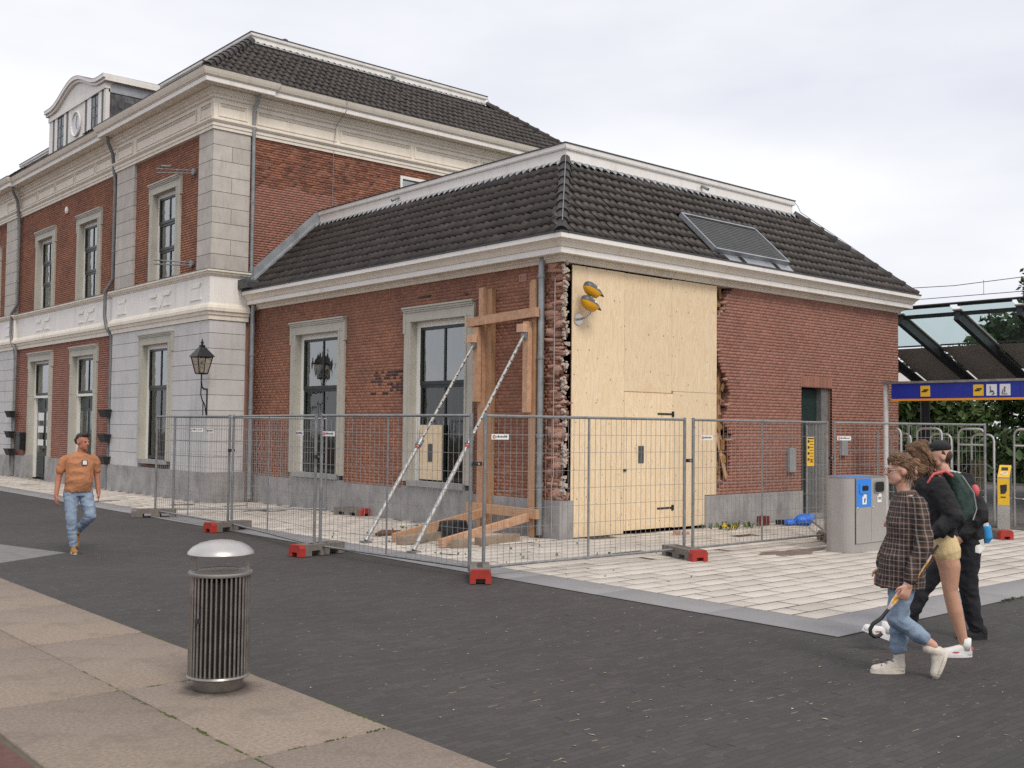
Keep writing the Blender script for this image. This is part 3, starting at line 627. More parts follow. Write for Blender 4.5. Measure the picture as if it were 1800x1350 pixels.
# window builder (plane x = face, opening looks -x)
def window(parent, face, y0, y1, z0, z1, sx=.24, top=.30, rows=((0, .62), (.62, 1)), mull=(.5,), inset=.15, sill=True, low_gloss=False, cur=0, ears=True, smat=surround, frame_m=black_paint, white_w=.12, label=None, boarded=False):
    """y0..y1,z0..z1 = clear opening; sx/top = surround widths; rows = sash bands as fractions from the bottom"""
    b = MB(); f = face
    b.box(f-.05, f+.12, y0-sx, y0, z0-.02, z1+top-.07); b.box(f-.05, f+.12, y1, y1+sx, z0-.02, z1+top-.07)
    b.box(f-.055, f+.12, y0-sx, y1+sx, z1, z1+top-.06)
    for k, (o, zz) in enumerate(((.075, .075), (.095, .04), (.115, 0))): b.box(f-o, f+.1, y0-sx-.012*k, y1+sx+.012*k, z1+top-zz-.035, z1+top-zz)
    b.box(f-.066, f+.1, y0-.055, y0-.004, z0, z1); b.box(f-.066, f+.1, y1+.004, y1+.055, z0, z1); b.box(f-.067, f+.1, y0-.055, y1+.055, z1+.004, z1+.06)
    if ears:
        for s_, yy in ((-1, y0-sx), (1, y1+sx)): b.box(f-.062, f+.1, yy-.03 if s_ < 0 else yy-.05, yy+.05 if s_ < 0 else yy+.03, z1+top-.52, z1+top-.06)
    w_ = b.build('window', smat, parent, label=label)
    part('reveal', smat, w_, lambda q: (q.box(f+.12, f+inset+.12, y0-.05, y0-.001, z0, z1+.05), q.box(f+.12, f+inset+.12, y1+.001, y1+.05, z0, z1+.05), q.box(f+.12, f+inset+.12, y0, y1, z1+.001, z1+.05)))
    g = f+inset; ww = white_w
    part('white_frame', glass_frame_white, w_, lambda q: (q.box(g-.05, g+.06, y0, y0+.04, z0, z1), q.box(g-.05, g+.06, y1-ww, y1, z0, z1), q.box(g-.05, g+.06, y0+.04, y1-ww, z1-ww*.9, z1)))
    ya, yb, za, zb = y0+.04, y1-ww, z0+.02, z1-ww*.9
    for ri, (a, c) in enumerate(rows):
        p, q_ = za+(zb-za)*a, za+(zb-za)*c; off = .02*ri; sa = MB(); t = .06
        sa.box(g-.03-off, g+.03-off, ya, ya+t, p, q_).box(g-.03-off, g+.03-off, yb-t, yb, p, q_).box(g-.03-off, g+.03-off, ya+t, yb-t, p, p+t*1.2).box(g-.03-off, g+.03-off, ya+t, yb-t, q_-t, q_)
        for mu in mull: ym = ya+(yb-ya)*mu; sa.box(g-.02-off, g+.02-off, ym-.022, ym+.022, p+t, q_-t)
        s_o = sa.build('sash', frame_m, w_)
        ys = [ya+t]+[ya+(yb-ya)*mu for mu in mull]+[yb-t]
        for c0, c1 in zip(ys[:-1], ys[1:]): box('pane', glass_low if (low_gloss and ri == 0) else glass, s_o, g-off, g-off+.006, c0, c1, p+t, q_-t)
    if cur:
        for s_ in (0, 1):
            cb = MB(); k = 9; c0 = ya+.04 if s_ == 0 else yb-.04-cur; pts = [(g+.14+.025*math.sin(i*2.2), c0+cur*i/k) for i in range(k+1)]
            for (xa, yy), (xb, yz) in zip(pts[:-1], pts[1:]): cb.add([(xa, yy, za), (xb, yz, za), (xb, yz, zb), (xa, yy, zb)], [(0, 1, 2, 3)])
            cb.build('curtain', curtain, w_)
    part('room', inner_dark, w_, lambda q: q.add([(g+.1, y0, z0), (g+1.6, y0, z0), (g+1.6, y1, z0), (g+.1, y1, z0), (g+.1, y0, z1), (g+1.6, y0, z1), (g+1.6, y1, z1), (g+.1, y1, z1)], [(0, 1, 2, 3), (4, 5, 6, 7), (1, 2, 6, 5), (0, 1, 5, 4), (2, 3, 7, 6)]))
    if sill: box('sill', plinth_stone, w_, f-.10, f+inset+.08, y0-.03, y1+.03, z0-.11, z0-.002)
    return w_
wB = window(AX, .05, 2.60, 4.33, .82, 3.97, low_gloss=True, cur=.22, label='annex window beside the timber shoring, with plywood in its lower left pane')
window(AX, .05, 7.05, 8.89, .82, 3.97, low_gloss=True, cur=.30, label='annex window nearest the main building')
pb = box('plywood_patch', plywood, wB, .105, .13, 3.42, 4.12, .85, 1.92)
box('vent_plate', mat('vent_dark', (.06, .065, .07), (.09, .095, .10), 9, .5), pb, .097, .104, 3.70, 3.84, 1.2, 1.55)
# door in the right wall
dd = part('door', door_green, AX, lambda b: b.box(7.2, 8.03, .24, .29, .1, 2.80))
part('door_frame', mat('door_metal', (.2, .2, .2), (.26, .26, .26), 6, .45, metal=.4), dd, lambda b: (b.box(8.03, 8.30, .12, .3, .1, 2.81), b.box(7.172, 7.20, .1, .3, .1, 2.81)))
part('slats', mat('door_slat', (.02, .035, .034), (.03, .045, .043), 5, .4), dd, lambda b: [b.box(7.24+i*.085, 7.29+i*.085, .222, .24, .25, 1.95) for i in range(9)])
box('threshold', plinth_stone, dd, 7.18, 8.34, .03, .32, .012, .10)
box('wall_box', mat('meter_box', (.25, .26, .27), (.3, .31, .32), 6, .5), AX, 6.62, 6.86, -.03, .05, 1.02, 1.52)
box('wall_box', MATS['meter_box'], AX, 8.62, 8.86, -.03, .05, 1.35, 1.72)

# plywood boarding
PW = thing('plywood_boarding', 'pale plywood boarding with a site door closing the broken corner', 'boarding', (2.2, .03, 0))
for x0, x1, z0, z1 in ((.285, 1.598, .02, 4.69), (1.602, 2.896, 2.565, 4.685), (2.90, 4.24, 2.60, 4.70), (2.936, 3.882, .06, 2.594), (3.886, 4.24, .63, 2.595)):
    box('sheet', plywood, PW, x0, x1, .022, .040, z0, z1)
sd2 = box('site_door', plywood, PW, 1.606, 2.93, .019, .037, .07, 2.555)
for z in (2.17, .43): part('hinge', black_iron, sd2, lambda b: (b.box(2.50, 2.93, .008, .018, z-.016, z+.016), b.box(2.90, 2.96, .006, .02, z-.05, z+.05)))
box('vent_plate', MATS['vent_dark'], sd2, 1.98, 2.12, .008, .018, 1.27, 1.58)
part('latch', black_iron, sd2, lambda b: b.box(1.585, 1.655, -.005, .018, 1.13, 1.17))
part('door_trim', timber_pale, PW, lambda b: b.box(1.602, 2.936, .012, .036, 2.556, 2.564))
sc_ = MB()
for zz in np.arange(.25, 4.7, .43):
    for x0, x1 in ((.33, 1.56), (1.65, 2.87), (2.96, 4.2)):
        for xx in np.arange(x0, x1+.01, (x1-x0)/4):
            if xx > 3.85 and zz < .7: continue
            x_, z_ = xx+random.uniform(-.11, .11), zz+random.gauss(0, .07); sz_ = random.uniform(.004, .009)
            if random.random() < .72: sc_.box(x_-sz_*.7, x_+sz_*.7, .0165, .0215, z_-sz_*1.6, z_+sz_*1.6)
sc_.build('screws', mat('screw_rust', (.36, .19, .08), (.24, .11, .05), 20, .6), PW, kind='stuff')
PL = thing('loose_plank', 'loose timber plank leaning inside the hole beside the plywood', 'plank', (4.6, .06, .62))
part('plank_board', timber, PL, lambda b: b.beam((4.66, .10, .90), (4.24, .16, 2.25), .02, .09, (1, 0, .3)))
# ------------------------------------------------------------------ main station building
MBD = thing('station_building', 'two storey red brick station building with stone quoins, cream cornice and clock dormer', 'building', (-1.15, 11.0, 0))
YE = 33
UW = [(13.15, 14.61), (18.82, 20.36), (22.86, 24.32), (28.6, 30.1)]        # upper window openings (y)
UH = [(a-.12, b+.12, 5.6, 8.12) for a, b in UW]
GW = (13.3, 14.96); D1 = (18.86, 20.66); D0 = (22.85, 24.75)
# upper storey brick
r_ = np.concatenate([brick_rows(11.8, 15.88, 5.6, 9.06, [UH[0]], seed=11)])
brick_face('upper_bricks', brick_red, MBD, r_, 'x', -1.08)
brick_face('upper_bricks', brick_red, MBD, brick_rows(17.14, 26.42, 5.6, 9.06, UH[1:3], seed=12), 'x', -1.02)
brick_face('upper_bricks', brick_red, MBD, brick_rows(27.6, YE, 5.6, 9.06, UH[3:], seed=13), 'x', -1.08)
core('upper_wall', mortar, MBD, 'x', -1.0, .4, 11.3, YE, 4.4, 10.2, UH)
for a, b in ((11.25, 15.9), (27.5, YE)): core('upper_wall', mortar, MBD, 'x', -1.066, .064, a, b, 5.55, 9.1, UH)
# ground storey brick
GH = [(D1[0]-.1, D1[1]+.1, 0, 4.05), (D0[0]-.1, D0[1]+.1, 0, 4.05)]
brick_face('ground_bricks', brick_pink, MBD, brick_rows(17.2, 26.4, .76, 4.5, GH, seed=14), 'x', -1.02)
core('ground_wall', mortar, MBD, 'x', -1.0, .4, 11.3, YE, 0, 4.4, GH+[(GW[0]-.1, GW[1]+.1, .8, 4.05)])
# side wall above the annex: weathered upper courses, cleaner lower ones
WS = (4.40, 5.22, 8.0, 8.80)
def rough_line(z): return z > 7.82
rs = brick_rows(-.18, 10.85, 5.2, 9.06, [WS], seed=15)
zl = 7.78+.12*np.sin(rs[:, 0]*1.3)+.05*np.sin(rs[:, 0]*7.1)+RNG.uniform(-.05, .05, len(rs))-.05*np.clip(rs[:, 0]-3.5, 0, 9)
up_ = rs[:, 2] > zl
brick_face('side_bricks_weathered', brick_old, MBD, rs[up_], 'y', 11.06, rough=.008)
brick_face('side_bricks', brick_pink, MBD, rs[~up_], 'y', 11.06)
core('side_wall', mortar, MBD, 'y', 11.068, .3, -1.0, 10.84, 0, 10.2, [WS])
box('end_wall', mortar, MBD, 10.6, 10.86, 11.3, YE, 0, 10.2)
sw = part('side_window', glass_frame_white, MBD, lambda b: (b.box(4.38, 5.24, 11.03, 11.16, 8.74, 8.82), b.box(4.38, 4.45, 11.03, 11.16, 8.0, 8.74), b.box(5.17, 5.24, 11.03, 11.16, 8.0, 8.74)))
box('pane', glass, sw, 4.45, 5.17, 11.12, 11.13, 8.0, 8.74)
box('blind', curtain, sw, 4.45, 5.17, 11.2, 11.22, 8.0, 8.74)
# quoins
def quoin_stack(y0, y1, corner=False, ins=0):
    h = .381
    for i in range(9):
        z0 = 5.632+i*h; z1 = z0+h-.013
        if corner:
            if i % 2: box('quoin', quoin_stone, MBD, -1.15, -.66, y0, y1, z0, z1); box('quoin', quoin_stone, MBD, -.648, -.17, y0, y1, z0, z1)
            else: box('quoin', quoin_stone, MBD, -1.15, -.17, y0, y1, z0, z1)
        else: box('quoin', quoin_stone, MBD, -1.15, -.9, y0, y1, z0, z1)
    if corner: box('quoin_joint', mat('joint_dark', (.16, .15, .14), (.2, .19, .18), 9, .9), MBD, -1.138, -.182, y0+.012, y1-.012, 5.6, 9.06)
    else: box('quoin_joint', MATS['joint_dark'], MBD, -1.138, -.9, y0+.012, y1-.012, 5.6, 9.06)
mat('joint_dark', (.16, .15, .14), (.2, .19, .18), 9, .9)
quoin_stack(11.0, 11.8, True); quoin_stack(15.9, 17.15); quoin_stack(26.41, 27.6)
# rusticated ground storey of the pavilions
hc = .3735
for i in range(10):
    z0 = .735+i*hc; z1 = min(z0+hc-.012, 4.40)
    if z0 > 4.38: break
    if z1 < 4.1:
        box('stone_block', stucco_grey, MBD, -1.15, -.2, 11.0, 13.08, z0, z1); box('stone_block', stucco_grey, MBD, -1.15, -.9, 15.18, 17.2, z0, z1)
    else: box('stone_block', stucco_grey, MBD, -1.15, -.2, 11.0, 17.2, z0+.0, z1)
    box('stone_block', stucco_grey, MBD, -1.15, -.9, 26.42, YE, z0, z1)
part('stone_joint', MATS['joint_dark'], MBD, lambda b: (b.box(-1.138, -.22, 11.012, 13.06, .7, 4.39), b.box(-1.138, -.92, 15.2, 17.188, .7, 4.39), b.box(-1.138, -.92, 26.44, YE, .7, 4.39)))
# plinth
for y0, y1 in ((11.0-.04, 12.2), (12.2, 13.2), (13.2, 15.1), (15.1, 16.2), (16.2, 17.23)): box('plinth_block', plinth_stone, MBD, -1.19, -.16 if y0 < 11.5 else -.9, y0+.003, y1-.003, 0, .735)
for y0, y1 in ((17.24, 18.58), (20.94, 22.55), (25.05, 26.38)): box('plinth_block', plinth_stone, MBD, -1.09, -.9, y0, y1, 0, .755)
box('plinth_block', plinth_stone, MBD, -1.19, -.9, 26.39, YE, 0, .735)
# string course between the storeys
gp = [(-.14, 11.0), (-1.15, 11.0), (-1.15, 17.2), (-1.04, 17.2), (-1.04, 26.4), (-1.15, 26.4), (-1.15, YE)]
sweep('string_moulding', cream, MBD, gp, [(-.3, 4.41), (.03, 4.41), (.03, 4.52), (.06, 4.53), (.075, 4.60), (.11, 4.62), (.11, 4.70), (.085, 4.715), (.07, 4.76), (.03, 4.815), (-.3, 4.815)])
sweep('string_band', white, MBD, gp, [(-.3, 4.815), (.018, 4.817), (.018, 5.46), (-.3, 5.462)])
sweep('string_cap', cream, MBD, gp, [(-.3, 5.462), (.025, 5.464), (.045, 5.50), (.085, 5.52), (.095, 5.56), (.125, 5.57), (.125, 5.615), (-.3, 5.635)])
sweep('string_lead', dark_lead, MBD, gp, [(-.3, 5.632), (.13, 5.617), (.13, 5.628), (-.3, 5.645)])
def relief(yc, xf, vase):
    b = MB()
    if vase:
        for s_ in (-1, 1):
            c = yc+s_*.42; b.prism([(c-.26, 5.30), (c+.26, 5.30), (c+.19, 5.20), (c-.19, 5.20)], 'x', xf-.03, xf+.01); b.box(xf-.025, xf+.01, c-.24, c+.24, 4.93, 4.96)
        b.prism([(yc-.15, 5.28), (yc+.15, 5.28), (yc+.17, 5.12), (yc+.1, 4.98), (yc+.03, 4.90), (yc-.03, 4.90), (yc-.1, 4.98), (yc-.17, 5.12)], 'x', xf-.022, xf+.01)
    else:
        b.prism([(yc-.30, 5.32), (yc+.30, 5.32), (yc+.22, 5.22), (yc-.22, 5.22)], 'x', xf-.03, xf+.01); b.box(xf-.025, xf+.01, yc-.32, yc+.32, 4.92, 4.95); b.box(xf-.018, xf+.01, yc-.3, yc+.3, 4.95, 5.22)
    b.build('relief', white, MBD)
for yc, xf, v in ((11.75, -1.168, 0), (13.9, -1.168, 1), (16.5, -1.168, 0), (19.6, -1.058, 1), (23.6, -1.058, 1), (27.0, -1.168, 0)): relief(yc, xf, v)
# entablature
mp_ = [(10.9, 22), (10.9, 11.06), (-.17, 11.06), (-.17, 11.0), (-1.15, 11.0), (-1.15, 17.2), (-1.04, 17.2), (-1.04, 26.4), (-1.15, 26.4), (-1.15, YE)]
sweep('architrave', cream, MBD, mp_, [(-.3, 9.045), (.035, 9.045), (.035, 9.12), (.055, 9.125), (.055, 9.20), (.075, 9.21), (.11, 9.255), (.11, 9.285), (-.3, 9.29)])
sweep('frieze', cream, MBD, mp_, [(-.3, 9.29), (.02, 9.292), (.02, 9.80), (-.3, 9.802)])
sweep('bed_moulding', cream, MBD, mp_, [(-.3, 9.802), (.03, 9.804), (.06, 9.83), (.06, 9.88), (.10, 9.90), (.13, 9.95), (.16, 9.96), (.16, 10.04), (-.3, 10.042)])
sweep('cornice', cream, MBD, mp_, [(-.3, 10.042), (.42, 10.044), (.42, 10.165), (.44, 10.17), (.45, 10.19), (.47, 10.195), (.50, 10.26), (.525, 10.33), (.525, 10.35), (.49, 10.35), (.45, 10.30), (-.3, 10.30)])
sweep('fascia', white, MBD, mp_, [(.40, 10.052), (.424, 10.052), (.424, 10.158), (.40, 10.158)])
sweep('gutter_edge', dark_lead, MBD, mp_, [(.46, 10.345), (.54, 10.352), (.54, 10.366), (.46, 10.362)])
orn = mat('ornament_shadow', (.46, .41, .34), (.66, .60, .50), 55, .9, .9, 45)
def panel(ax, u0, u1, f):
    b = MB(); z0, z1 = 9.37, 9.73; t = .035
    def q(a, c, p, r, d0, d1):
        if ax == 'y': b.box(a, c, f-d0, f+.01, p, r)
        else: b.box(f-d0, f+.01, a, c, p, r)
    q(u0, u1, z0, z0+t, .022, 0); q(u0, u1, z1-t, z1, .022, 0); q(u0, u0+t, z0+t, z1-t, .022, 0); q(u1-t, u1, z0+t, z1-t, .022, 0)
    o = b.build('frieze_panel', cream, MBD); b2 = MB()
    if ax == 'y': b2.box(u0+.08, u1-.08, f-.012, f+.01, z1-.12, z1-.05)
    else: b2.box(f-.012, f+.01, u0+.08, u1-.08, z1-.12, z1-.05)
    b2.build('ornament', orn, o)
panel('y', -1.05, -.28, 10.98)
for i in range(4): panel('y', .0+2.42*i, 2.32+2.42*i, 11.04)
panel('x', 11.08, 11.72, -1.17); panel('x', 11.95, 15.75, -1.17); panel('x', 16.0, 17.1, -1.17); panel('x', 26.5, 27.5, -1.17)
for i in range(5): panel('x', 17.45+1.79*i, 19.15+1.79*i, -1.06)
# windows and doors
for i, (a, b) in enumerate(UW):
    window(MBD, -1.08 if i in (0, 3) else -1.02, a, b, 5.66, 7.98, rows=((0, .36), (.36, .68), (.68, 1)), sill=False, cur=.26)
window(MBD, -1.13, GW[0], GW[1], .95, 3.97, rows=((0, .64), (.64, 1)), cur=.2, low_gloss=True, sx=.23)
def entrance(a, b, leaves, paperwork):
    f = -1.02; d = window(MBD, f, a, b, 2.78, 3.92, rows=((0, 1),), mull=(.5,) if leaves == 1 else (), sill=False, white_w=.08, cur=0)
    for u, v in ((a-.24, a), (b, b+.24)): box('door_jamb', surround, d, f-.05, f+.12, u, v, .05, 2.755)
    for u, v in ((a-.27, a+.01), (b-.01, b+.27)): box('jamb_base', plinth_stone, d, f-.09, f+.12, u, v, 0, .8)
    for u, v in ((a, a+.1), (b-.1, b)): box('white_jamb', glass_frame_white, d, f+.12, f+.3, u, v, .05, 2.695)
    box('transom_bar', glass_frame_white, d, f+.10, f+.3, a, b, 2.70, 2.78)
    n = 2
    for k in range(n):
        y0 = a+.1+(b-a-.2)*k/n; y1 = a+.1+(b-a-.2)*(k+1)/n
        lf = part('door_leaf', door_green, d, lambda q: (q.box(f+.20, f+.25, y0+.004, y1-.004, .06, 2.69), q.box(f+.185, f+.2, y0+.06, y1-.06, 2.35, 2.62), q.box(f+.185, f+.2, y0+.06, y1-.06, .16, .75)))
        box('door_glass', glass_low, lf, f+.188, f+.199, y0+.1, y1-.1, .9, 2.25)
        if paperwork:
            for z, h in ((1.95, .26), (1.55, .22), (1.12, .2)): box('notice', paper, lf, f+.180, f+.186, y0+.14, y1-.14, z, z+h)
        part('handle', steel, lf, lambda q: q.box(f+.13, f+.185, (y1-.06 if k == 0 else y0+.04), (y1-.04 if k == 0 else y0+.06), 1.02, 1.12))
entrance(D1[0], D1[1], 1, False); entrance(D0[0], D0[1], 2, True)
# rain pipes of the main building
rain_pipe(MBD, [(-.10, 10.72, 10.08), (-.10, 10.78, 9.9), (-.12, 10.92, 9.7), (-.12, 10.94, 9.3), (-.10, 10.95, 5.6), (-.08, 10.93, 5.3)], .045, collars=[(-.11, 10.945, z) for z in (9.2, 7.4)])
for y in (17.36, 26.2):
    rain_pipe(MBD, [(-1.42, y-.1, 10.06), (-1.40, y-.08, 9.9), (-1.22, y, 9.6), (-1.18, y, 9.2), (-1.12, y, 8.8), (-1.12, y, 6.0), (-1.24, y+.22, 5.68), (-1.24, y+.25, 5.5), (-1.24, y+.25, 4.95), (-1.22, y+.12, 4.6), (-1.12, y, 4.35), (-1.12, y, .05)], .05, mat('pipe_dark', (.15, .155, .16), (.21, .215, .22), 6, .45, metal=.3), collars=[(-1.12, y, z) for z in (8.0, 6.8, 3.4, 2.2)])
part('hopper_box', dark_lead, MBD, lambda b: b.prism([(10.45, 5.20), (10.98, 5.20), (10.98, 5.42), (10.6, 5.42), (10.45, 5.34)], 'x', -.45, -.12))
# roof
MR = part('roof', dark_lead, MBD, lambda b: b.add(
    [(-1.58, 10.57, 10.33), (11.33, 10.57, 10.33), (11.33, YE, 10.33), (-1.58, YE, 10.33), (.77, 12.92, 12.14), (8.98, 12.92, 12.14), (8.98, YE, 12.14), (.77, YE, 12.14)],
    [(0, 1, 5, 4), (1, 2, 6, 5), (3, 0, 4, 7), (4, 5, 6, 7), (0, 3, 2, 1), (2, 3, 7, 6)]))
s2 = math.hypot(2.35, 1.81); u2, z2 = 2.35/s2, 1.81/s2
tile_slope(MR, (-1.58, 10.57, 10.335), (1, 0, 0), (0, u2, z2), 12.91, s2, lambda s, t: t*u2-.05 < s < 12.91-t*u2+.05, 240, True, row=.33)
tile_slope(MR, (-1.58, YE, 10.335), (0, -1, 0), (u2, 0, z2), YE-10.57, s2, lambda s, t: s < YE-10.57-t*u2+.05 and not (YE-24.1 < s < YE-18.7), 0, True, row=.33)
hip_tiles(MR, (-1.52, 10.63, 10.38), (.77, 12.92, 12.18), 10, .12); hip_tiles(MR, (11.27, 10.63, 10.38), (8.98, 12.92, 12.18), 10, .12)
mpp = [(8.96, YE), (8.96, 12.94), (.79, 12.94), (.79, YE)]
sweep('parapet', white, MBD, mpp, [(-.2, 12.05), (0, 12.05), (0, 12.34), (.035, 12.345), (.045, 12.365), (.045, 12.43), (-.2, 12.43)])
sweep('parapet_cap', dark_lead, MBD, mpp, [(-.2, 12.43), (.06, 12.432), (.06, 12.455), (-.2, 12.46)])
lead_edge(MR, (.79, 12.93, 12.18), (8.96, 12.93, 12.18), 41, (0, -.19, -.14), (0, -.02, 0))
for x, z in ((1.95, 12.62), (6.97, 12.6)):
    part('roof_vent', dark_lead, MR, lambda b: (b.lathe([(.05, 12.2), (.05, z-.16), (.1, z-.14), (.1, z-.04), (.06, z)], (x, 13.25, 0), 14)))
tube('outlet_pipe', pipe_zinc, MBD, [(5.34, 12.93, 12.28), (5.34, 12.78, 12.18)], .03, 10)
tube('lightning_wire', galv, MBD, [(8.97, 12.93, 12.46), (9.05, 12.85, 12.24), (11.2, 10.7, 10.55)], .01, 5)
tube('lightning_wire', galv, MBD, [(2.3, 10.52, 10.36), (2.3, 10.53, 10.1), (2.28, 11.0, 9.8), (2.22, 11.02, 9.3), (2.22, 11.04, 7.6)], .008, 5)
# flag brackets beside the first upper window
for z in (8.18, 5.87):
    fb = tube('flag_bracket', galv, MBD, [(-1.10, 12.12, z), (-1.16, 12.12, z)], .09, 12)
    tube('pole_tube', galv, fb, [(-1.13, 12.12, z+.03), (-1.75, 12.95, z+.12)], .018, 6)
    tube('pole_tube', galv, fb, [(-1.13, 12.12, z-.04), (-1.75, 12.95, z+.02)], .018, 6)
    if z > 7: tube('pole_socket', galv, fb, [(-1.50, 12.62, z+.16), (-1.66, 12.83, z+.18)], .035, 8)
# planters on the rain pipes, letter box
for y, zs in ((17.36, (2.05, 1.35, .72)), (26.2, (2.05, 1.35, .75))):
    for z in zs:
        pt = thing('wall_planter', 'small black planter box on the grey rain pipe, %s %s' % ({2.05: 'top one', 1.35: 'middle one', .72: 'lowest one', .75: 'lowest one'}[z], 'nearer the wall lantern' if y < 20 else 'at the picture edge'), 'planter', (-1.2, y, z), group='planters on the rain pipes')
        part('trough', plastic_black, pt, lambda b: b.add([(-1.16, y-.2, z), (-1.30, y-.2, z), (-1.30, y+.2, z), (-1.16, y+.2, z), (-1.16, y-.26, z+.2), (-1.36, y-.26, z+.2), (-1.36, y+.26, z+.2), (-1.16, y+.26, z+.2)], BOXF.tolist()))
        part('rim', plastic_black, pt, lambda b: b.box(-1.375, -1.15, y-.275, y+.275, z+.2, z+.225))
lb = thing('letter_box', 'black letter box on brick beside the left door', 'letter box', (-1.1, 25.35, 1.0))
part('case', black_iron, lb, lambda b: b.box(-1.24, -1.02, 25.1, 25.5, .95, 1.55)); part('flap', plastic_black, lb, lambda b: b.box(-1.25, -1.24, 25.14, 25.46, 1.42, 1.48))
# small fittings on the brick
for x, y, z in ((-1.06, 21.6, 8.62),): part('wall_lamp', paper, MBD, lambda b: b.ball((x, y, z), (.06, .08, .12)))

# clock dormer
DX = -.95; y0, y1 = 18.72, 23.84
def arch_z(y):
    t = abs(y-21.28)/2.56; return 12.24+.52*(.5+.5*math.cos(math.pi*min(t/.86, 1)))
DM = part('dormer', white, MBD, lambda b: b.box(DX+.06, .9, y0+.05, y1-.05, 10.3, 12.16))
db = MB(); ys = np.linspace(y0-.14, y1+.14, 33)
for ya, yb in zip(ys[:-1], ys[1:]):
    za, zb = arch_z(ya), arch_z(yb)
    for d0, lo, hi in ((.16, -.06, .05), (.10, -.14, -.062)):
        db.add([(DX-d0, ya, za+lo), (DX-d0, yb, zb+lo), (DX-d0, yb, zb+hi), (DX-d0, ya, za+hi), (.62, ya, za+lo), (.62, yb, zb+lo), (.62, yb, zb+hi), (.62, ya, za+hi)], BOXF.tolist())
db.build('arched_cornice', white, DM)
tl = MB()
for ya, yb in zip(ys[:-1], ys[1:]): tl.add([(DX-.17, ya, arch_z(ya)+.052), (DX-.17, yb, arch_z(yb)+.052), (.65, yb, arch_z(yb)+.06), (.65, ya, arch_z(ya)+.06)], [(0, 1, 2, 3)])
tl.build('dormer_roof', dark_lead, DM)
tp = MB(); pts = [(y0, 12.05), (y1, 12.05)]+[(y, arch_z(y)-.12) for y in np.linspace(y1, y0, 21)]
tp.prism(pts, 'x', DX-.02, DX+.2); tp.build('tympanum', white, DM)
part('dormer_lintel', white, DM, lambda b: b.box(DX-.05, DX+.1, y0-.02, y1+.02, 11.90, 12.05))
bars = [(18.72, 18.90), (19.12, 19.34), (19.98, 20.28), (20.54, 21.90), (22.0, 22.2), (22.42, 22.48)]
for a, b in ((18.72, 18.92), (19.10, 19.36), (19.96, 20.30), (20.50, 20.62), (21.78, 21.98), (22.2, 22.42), (23.04, 23.30), (23.5, 23.84)):
    box('dormer_pilaster', white, DM, DX-.012, DX+.1, a, b, 10.3, 11.90)
box('clock_panel', white, DM, DX, DX+.08, 20.62, 21.78, 10.3, 11.90)
for a, b in ((19.36, 19.96), (22.42, 23.04)):
    sa = part('dormer_window', black_paint, DM, lambda q: [q.box(DX-.004, DX+.07, a+(b-a)*k/2-.02, a+(b-a)*k/2+.02, 10.3, 11.9) for k in range(3)]+[q.box(DX-.002, DX+.065, a, b, 10.55+.33*k, 10.59+.33*k) for k in range(4)])
    box('pane', glass_low, sa, DX+.006, DX+.012, a, b, 10.3, 11.9)
for a, b in ((18.92, 19.10), (20.30, 20.50), (21.98, 22.2), (23.30, 23.5)): box('dark_slot', black_paint, DM, DX-.006, DX+.065, a, b, 10.3, 11.9)
ck = tube('clock_face', mat('clock_white', (.62, .64, .68), (.68, .70, .73), 5, .4), DM, [(DX-.03, 21.2, 11.32), (DX+.02, 21.2, 11.32)], .37, 32)
tube('clock_rim', white, DM, [(DX-.045+.0*k, 21.2+.38*math.cos(k*math.pi/16), 11.32+.38*math.sin(k*math.pi/16)) for k in range(33)], .028, 6)
hand_m = mat('clock_hand_grey', (.16, .17, .2), (.2, .21, .24), 5, .5)
part('clock_hand', hand_m, ck, lambda b: b.beam((DX-.04, 21.2, 11.32), (DX-.04, 21.12, 11.58), .008, .018, (1, 0, 0)))
part('clock_hand', hand_m, ck, lambda b: b.beam((DX-.042, 21.2, 11.32), (DX-.042, 21.08, 11.15), .008, .022, (1, 0, 0)))
slm = MB()
for i in range(7):
    for k in range(8):
        xx = DX+.06+k*.2-(.1 if i % 2 else 0); z0 = 10.3+i*.215
        a, b = max(xx, DX+.06), min(xx+.19, .62)
        if b-a > .03: slm.box(a, b, y0+.015+random.uniform(0, .012), y0+.06, z0, z0+.225)
slm.build('slates', slate, DM, kind='stuff')
part('dormer_apron', zinc, DM, lambda b: b.box(DX+.06, .62, y0+.0, y0+.06, 11.80, 12.04))
# chimney-like white parapet piece beyond the dormer is the same parapet running on
from mathutils import noise as mnz
# ------------------------------------------------------------------ shoring and site things
SH = thing('timber_shoring', 'timber shoring frame of two posts and cross beams against the brick wall', 'shoring', (-.2, 1.2, 0))
part('post', timber, SH, lambda b: b.box(-.06, .045, 1.76, 1.93, .02, 4.41)); part('post', timber_pale, SH, lambda b: b.box(-.15, -.064, 1.90, 2.02, .02, 4.43))
part('post', timber, SH, lambda b: b.box(-.12, -.005, .52, .63, .02, 4.45)); part('post', timber_pale, SH, lambda b: b.box(-.10, -.01, .635, .69, .3, 4.42))
part('cross_beam', timber_pale, SH, lambda b: b.beam((-.21, 2.26, 3.80), (-.18, .40, 3.87), .09, .16))
part('cross_beam', timber, SH, lambda b: b.beam((-.21, 2.2, .44), (-.18, .34, .42), .09, .16))
part('cleat', timber_pale, SH, lambda b: b.box(-.25, -.16, 1.92, 2.05, 2.35, 3.70)); part('cleat', timber_pale, SH, lambda b: b.box(-.23, -.13, .58, .71, 2.15, 3.72))
part('block', mat('timber_cut', (.62, .40, .27), (.55, .34, .22), 8, .7), SH, lambda b: b.box(-.37, -.255, 1.93, 2.09, 3.42, 3.56)); part('block', MATS['timber_cut'], SH, lambda b: b.box(-.35, -.235, .58, .74, 3.53, 3.67))
